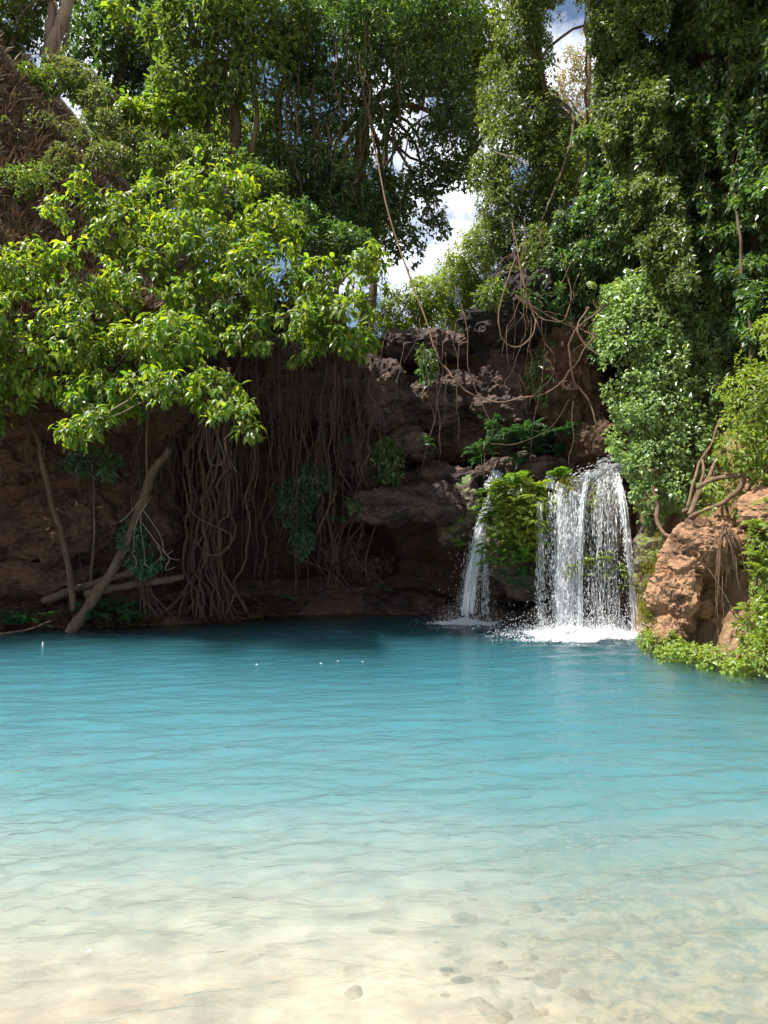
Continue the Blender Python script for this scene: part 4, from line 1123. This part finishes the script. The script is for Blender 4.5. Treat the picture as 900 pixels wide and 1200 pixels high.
for i in range(26):
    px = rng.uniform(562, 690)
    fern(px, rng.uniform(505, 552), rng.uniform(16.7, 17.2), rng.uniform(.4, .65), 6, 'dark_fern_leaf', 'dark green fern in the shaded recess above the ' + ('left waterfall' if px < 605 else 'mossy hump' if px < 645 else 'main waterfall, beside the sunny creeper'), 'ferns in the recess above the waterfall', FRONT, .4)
for i in range(12):
    fern(rng.uniform(528, 578), rng.uniform(575, 640), 16.45, rng.uniform(.18, .3), 5, 'fern_leaf', 'small fern on the mossy block left of the left waterfall', 'small ferns left of the left waterfall', FRONT, .2)
fern(605, 575, 16.0, .6, 8, 'fern_leaf', 'upright fern with long fronds on top of the mossy hump', None, None, 1.0)
fern(655, 560, 16.3, .5, 8, 'fern_leaf', 'fern at the lip of the falls beside the yellow moss', None, FRONT, .6)
for i in range(13):
    fern(rng.uniform(0, 60), rng.uniform(722, 736), 15.5 + rng.uniform(-.05, .2), rng.uniform(.25, .42), 7, 'dark_fern_leaf', 'low green fern at the waterline below the brown cliff, left of the leaning log', 'ferns at the waterline left of the leaning log', FRONT, .5)
for i in range(12):
    fern(rng.uniform(98, 165), rng.uniform(712, 727), 15.75 + rng.uniform(-.1, .2), rng.uniform(.35, .55), 7, 'dark_fern_leaf', 'dark broad fern on the bank right of the leaning log', 'ferns on the bank right of the leaning log', FRONT, .5)
for i in range(16):
    fern(rng.uniform(872, 930), rng.uniform(590, 770), 11.9 + rng.uniform(-.2, .3), rng.uniform(.2, .38), 7, 'lime_leaf', 'yellow green fern on the slope right of the large boulder', 'ferns right of the large boulder', FRONT - .4, .35)
for i in range(7):
    px, py = [(450, 690), (340, 700), (300, 690), (395, 610), (440, 560), (415, 520), (500, 520)][i]
    fern(px, py, 17.4 if py > 650 else 17.0, .35, 6, 'dark_fern_leaf', 'small dark fern clinging to the shaded cave wall', 'small ferns on the cave wall', FRONT, .3)
# odd pinnate leaf
fern(695, 340, 15.3, .45, 2, 'lime_leaf', 'pale feather shaped fern beside the top of the sunny creeper', None, 0.8, 1.2)

# low plants along the right bank's waterline
for k, (bl, lab) in enumerate([
    ([(775, 752, 13.0, 26, 16, .35), (800, 768, 12.5, 28, 16, .35)], 'bright leafy plant at the waterline under the large boulder'),
    ([(838, 775, 12.0, 28, 18, .35), (868, 785, 11.5, 22, 14, .3)], 'bright leafy plant trailing in the water right of the first clump'),
    ([(895, 770, 11.3, 24, 30, .35), (905, 730, 11.6, 20, 30, .35)], 'tangled green plant with dry stems at the edge of the right bank')]):
    t = thing('water_plant', lab, 'plant', P(bl[0][0], bl[0][1] + bl[0][4], bl[0][2]))
    NL += foliage('foliage', t, bl, M['lime_leaf'], L=.075, wl=.85, k=7, dens=.7, droop=.35, hole=.3, limb_from=[P(bl[0][0], bl[0][1] + 5, bl[0][2])], limb_r=.012, limb_mat='stem')
t = thing('shrub', 'yellow green weeds covering the slope right of the large boulder', 'shrub', P(895, 770, 12.0))
NL += foliage('foliage', t, [(892, 640, 12.3, 16, 34, .3), (905, 690, 12.0, 22, 40, .35), (880, 735, 12.2, 16, 20, .3), (872, 600, 12.9, 14, 8, .2, .7), (830, 598, 13.0, 12, 4, .2, .5)], M['lime_leaf'], L=.08, wl=.5, k=6, dens=.5, droop=.4, hole=.42, limb_from=[P(895, 760, 12.3)], limb_r=.012, limb_mat='stem')
for bl, mt, lab in [
    ([(775, 650, 13.9, 10, 30, .2), (765, 690, 13.8, 10, 30, .2), (758, 720, 13.8, 12, 20, .2), (762, 640, 14.2, 12, 30, .25), (757, 690, 14.1, 9, 40, .2)], 'moss', 'yellow moss hanging down the left side of the large boulder'),
    ([(655, 572, 15.75, 16, 8, .15), (663, 590, 15.75, 7, 18, .12), (668, 565, 15.8, 14, 9, .2)], 'moss', 'yellow moss cushion at the lip of the main waterfall'),
    ([(697, 590, 15.72, 8, 26, .14), (703, 620, 15.7, 6, 18, .12)], 'moss', 'brown yellow moss tongue between the main fall and the right veil'),
    ([(620, 585, 15.85, 22, 14, .15), (632, 610, 15.8, 14, 26, .14), (604, 590, 15.9, 14, 10, .2)], 'moss', 'yellow hanging moss on top of the fern covered hump')]:
    t = thing('moss', lab, 'moss', P(bl[0][0], bl[0][1] + bl[0][4], bl[0][2]))
    NL += foliage('foliage', t, bl, M[mt], L=.055, wl=.4, k=7, dens=.2, droop=.9, hole=.42)
for px, py, Y, rx, ry, mt, lab in [(345, 590, 16.9, 22, 26, 'dark_fern_leaf', 'dark leafy plant growing among the roots on the cave wall'), (365, 560, 16.9, 22, 18, 'dark_fern_leaf', 'dark leafy plant above the other cave wall plants'), (355, 630, 16.8, 14, 20, 'dark_fern_leaf', 'lowest dark leafy plant on the cave wall'),
                                   (170, 660, 15.5, 20, 14, 'dark_fern_leaf', 'small leafy plant behind the pale dead branch'), (155, 630, 15.6, 16, 26, 'dark_fern_leaf', 'dark creeper growing up beside the leaning log'), (415, 590, 16.8, 10, 10, 'creeper_leaf', 'small bright leaved plant hanging under the ledge'),
                                   (575, 500, 16.9, 24, 14, 'dark_fern_leaf', 'dark broad leaved plant at the end of the thin dropping liana'), (455, 540, 17.0, 16, 26, 'creeper_leaf', 'small creeper on the shaded step below the ledges'), (500, 428, 17.6, 10, 22, 'creeper_leaf', 'small trailing creeper under the flat rim rock'), (640, 440, 16.9, 22, 30, 'creeper_leaf', 'loose creeper hanging on the brown rock behind the sagging liana'), (575, 345, 16.7, 18, 16, 'mid_leaf', 'leafy tuft on the left shoulder of the black rock'), (636, 345, 16.6, 26, 26, 'creeper_leaf', 'dark creeper spilling over the right shoulder of the black rock')]:
    t = thing('plant', lab, 'plant', P(px, py + ry, Y))
    NL += foliage('foliage', t, [(px, py, Y, rx, ry, .25)], M[mt], L=.13, wl=.5, k=6, dens=.6, droop=.5, hole=.35)
# leaf litter and dead twigs on the banks
n = 5000
px = rng.uniform(-20, 340, n); yy = rng.uniform(0, 1, n)
x = np.interp(px, [-20, 60, 200, 340], [-8.1, -6.6, -4.5, -2.0]) + rng.normal(0, .3, n)
yb = np.interp(x, [-9, -7.6, -5.3, -3.2, -1.8], [15.2, 15.5, 15.8, 16.8, 17.7]) + .1 + yy * .9
zb = -0.7 + 1.45 * np.clip((yb - np.interp(x, [-9, -7.6, -5.3, -3.2, -1.8], [15.0, 15.4, 15.7, 16.7, 17.6])) / 2.1, 0, 1) ** .45 + .05
C = np.stack([x, yb, zb], -1)
V, f_ = leaves_kite(C, norm(rng.normal(0, 1, (n, 3)) * [1, 1, .3]), norm(rng.normal(0, .5, (n, 3)) + [0, 0, 1]), rng.uniform(.06, .3, n), rng.uniform(.01, .07, n))
tag(obj('leaf_litter', V, f_, M['litter_leaf']), kind='stuff')

# 8. falling water ---------------------------------------------------------------------------------------------
OV, OF = ICO[1]


def drops(C, L, W, axis=None):
    """stretched octahedral drops"""
    n = len(C)
    ov = np.array([(1, 0, 0), (-.5, .87, 0), (-.5, -.87, 0), (0, 0, 1), (0, 0, -1)], float)
    of = np.array([(0, 1, 3), (1, 2, 3), (2, 0, 3), (1, 0, 4), (2, 1, 4), (0, 2, 4)])
    if axis is None:
        axis = np.tile([0, 0, 1.], (n, 1))
    axis = norm(axis)
    U = norm(np.cross(axis, [0.2, 1, 0.1])); Wv = np.cross(axis, U)
    V = C[:, None] + (U[:, None] * ov[None, :, :1] + Wv[:, None] * ov[None, :, 1:2]) * W[:, None, None] + axis[:, None] * ov[None, :, 2:] * L[:, None, None]
    return V.reshape(-1, 3), (np.arange(n)[:, None, None] * 5 + of[None]).reshape(-1, 3)


def fall_points(top_px, bot_px, s, lat, arc=.35, lat_bot=1.0):
    """points along a free fall from a lip (two px points) to the pool"""
    pass


def stream(parent, name, path, w0, w1, n, thick=.08, L=.05, W=.011, sheet=True, spread_pow=1.0, bias=1.0, strands=40, sheet_mat='water_sheet'):
    path = np.asarray(path, float)
    c = smooth_path(path, 60)
    T = norm(np.gradient(c, axis=0))
    side = norm(np.cross(T, [0, 1, 0.0]))
    s = rng.random(n) ** bias
    i = np.clip((s * 59).astype(int), 0, 58); fr = s * 59 - i
    base = c[i] * (1 - fr)[:, None] + c[i + 1] * fr[:, None]
    wd = w0 + (w1 - w0) * s ** spread_pow
    strand = np.random.default_rng(int(n)).normal(0, .42, strands)
    lat = strand[rng.integers(0, strands, n)] + rng.normal(0, .10 + .22 * s, n)
    C = base + side[i] * (lat * wd)[:, None] + rng.normal(0, thick, (n, 3)) * [0.3, 1, .3]
    sz = rng.gamma(2.2, .45, n)
    V, f_ = drops(C, L * sz * (1.5 - .9 * s), W * np.sqrt(sz) * (1.1 - .1 * s), T[i] + rng.normal(0, .12, (n, 3)))
    o = obj(name, V, f_, M['whitewater'], parent, True); o["kind"] = 'stuff'
    for ly in range(int(sheet)):
        m = 60; nw = 14
        u = np.linspace(-1, 1, nw)
        wdl = (w0 + (w1 - w0) * np.linspace(0, 1, m) ** spread_pow) * .62
        G = c[:, None] + side[:, None] * (u[None] * wdl[:, None])[..., None]
        q = np.stack([u[None] * 4 + 0 * wdl[:, None], np.linspace(0, 3, m)[:, None] + 0 * u[None], 0 * u[None] + 0 * wdl[:, None]], -1)
        off = (fbm(q, 3, 5) - .5) * .12
        G[..., 1] += off
        G[..., 1] += .05 * ly - .04; G = G + side[:, None] * (.03 * ly)
        back = G.copy(); back[..., 1] += .012
        A = G.reshape(-1, 3); Bk = back.reshape(-1, 3)
        gf = grid_faces(m, nw)
        obj('water_sheet', *join([(A, gf), (Bk, gf[:, ::-1])]), M[sheet_mat], parent, True)


wf = thing('waterfall', 'wide white main waterfall pouring over the mossy rock lip into the pool', 'waterfall', P(665, 740, 15.5))
stream(wf, 'falling_water', [P(664, 574, 15.95), P(664, 582, 15.75), P(663, 625, 15.6), P(662, 680, 15.52), P(661, 738, 15.48)], .31, .27, 17000, .05, .045, .0046, 3)
stream(wf, 'spray', [P(664, 590, 15.7), P(662, 650, 15.6), P(661, 738, 15.45)], .4, .7, 2000, .16, .009, .005, False, 1.3, .6)
wf4 = thing('waterfall', 'thin strings of water dripping through the ferns left of the main waterfall', 'waterfall', P(634, 735, 15.5))
stream(wf4, 'falling_water', [P(632, 590, 15.7), P(633, 640, 15.6), P(634, 738, 15.5)], .08, .14, 1200, .05, .035, .0048, 1, strands=6, sheet_mat='thin_sheet')
stream(wf4, 'falling_water', [P(645, 580, 15.7), P(641, 650, 15.6), P(638, 738, 15.5)], .05, .3, 900, .1, .02, .0055, False)
wf2 = thing('waterfall', 'lacy veil of water sliding down the sloping rock right of the main waterfall', 'waterfall', P(715, 740, 15.4))
stream(wf2, 'falling_water', [P(718, 545, 16.1), P(712, 575, 15.75), P(706, 620, 15.55), P(708, 690, 15.45), P(712, 740, 15.4)], 0.32, .5, 1900, .07, .035, .0042, 2, .6, .7, strands=12, sheet_mat='thin_sheet')
stream(wf2, 'falling_water', [P(722, 555, 16.0), P(730, 590, 15.6), P(737, 650, 15.5), P(743, 738, 15.4)], .09, .10, 1700, .03, .035, .0048, 1, strands=4)
stream(wf2, 'falling_water', [P(690, 555, 16.0), P(683, 590, 15.6), P(680, 660, 15.5), P(679, 738, 15.4)], .06, .08, 1600, .03, .035, .0048, 1, strands=3)
stream(wf2, 'spray', [P(708, 640, 15.5), P(706, 700, 15.4), P(704, 738, 15.3)], 1.0, 1.2, 1500, .22, .008, .005, False, 1, .5)
stream(wf2, 'falling_water', [P(735, 545, 16.1), P(715, 552, 16.05), P(692, 562, 15.95), P(672, 574, 15.9)], .22, .22, 2600, .04, .04, .006, False)
wf3 = thing('waterfall', 'narrow left waterfall arcing from a notch into the dark side of the pool', 'waterfall', P(548, 730, 16.8))
stream(wf3, 'falling_water', [P(590, 560, 17.1), P(581, 575, 16.9), P(570, 600, 16.75), P(559, 640, 16.7), P(551, 685, 16.7), P(546, 728, 16.7)], .10, .20, 4800, .04, .034, .005, 2)
stream(wf3, 'falling_water', [P(571, 610, 16.75), P(568, 660, 16.7), P(567, 728, 16.7)], .05, .10, 1000, .04, .035, .0052, False, strands=5)
stream(wf3, 'spray', [P(560, 620, 16.7), P(555, 728, 16.6)], .25, .8, 1200, .2, .009, .0055, False, 1, .6)
for (a, b, w, lab) in [((605, 556), (600, 580), .16, 'small white cascade above the left waterfall, between ferns'), ((583, 553), (577, 575), .16, 'small white cascade feeding the left waterfall'), ((646, 545), (643, 572), .09, 'short thin cascade on the dark rock above the main waterfall')]:
    t = thing('cascade', lab, 'cascade', P(b[0], b[1], 16.6))
    stream(t, 'falling_water', [P(a[0], a[1], 16.9), P((a[0] + b[0]) / 2, (a[1] + b[1]) / 2, 16.6), P(b[0], b[1], 16.5)], w, w * 1.2, 1100, .04, .03, .011, True)


def foam(parent, cx, cy, rx, ry, n, seed):
    th = rng.uniform(0, 6.28, n); rr = np.abs(rng.normal(0, .48, n))
    C = np.stack([cx + np.cos(th) * rr * rx, cy + np.sin(th) * rr * ry, .012 + rng.gamma(1.3, .03, n) * np.exp(-rr * 2)], -1)
    pk = fbm(C * np.array([2.6, 2.6, 0]) + seed, 4, seed + 60, .6)
    kp = pk + rng.normal(0, .05, n) - rr * .16 > .40
    C, rr = C[kp], rr[kp]; n = len(C)
    V, f_ = drops(C, rng.uniform(.006, .018, n), rng.uniform(.012, .045, n) * np.exp(-rr * 1.1) + .004)
    o = obj('foam', V, f_, M['whitewater'], parent, True); o["kind"] = 'stuff'
    n2 = n // 3
    C = np.stack([cx + rng.normal(0, .5, n2) * rx, cy + rng.normal(0, .4, n2) * ry, rng.gamma(1.2, .09, n2)], -1)
    V, f_ = drops(C, rng.uniform(.006, .014, n2), rng.uniform(.005, .011, n2))
    o = obj('splash', V, f_, M['whitewater'], parent, True); o["kind"] = 'stuff'


foam(wf, 3.65, 14.95, 1.3, .95, 17000, 1)
foam(wf2, 4.4, 14.95, .75, .6, 6000, 2)
foam(wf3, 1.75, 16.4, .8, .55, 5200, 3)
for px, py, lab in [(50, 757, 'small white scrap floating upright near the left bank'), (301, 780, 'white petal floating alone left of the other petals'), (376, 779, 'white petal floating in the shadow edge, left of a pair'), (396, 776, 'white petal floating, upper of a pair'), (425, 777, 'white petal floating nearest the left waterfall')]:
    Y = CAMZ / ((py - 600) / F)
    V, Fc = rock(np.array([(px - 450) / F * Y, Y, .02]), (.02, .016, .008) if px > 60 else (.014, .012, .07), int(px), 2, .2, .1, 0)
    tag(obj('floating_petal', V, Fc, M['whitewater'], smooth=True), lab, 'petal')
print("leaves", NL, "tris", sum(len(o.data.polygons) for o in SC.objects if o.type == 'MESH'))
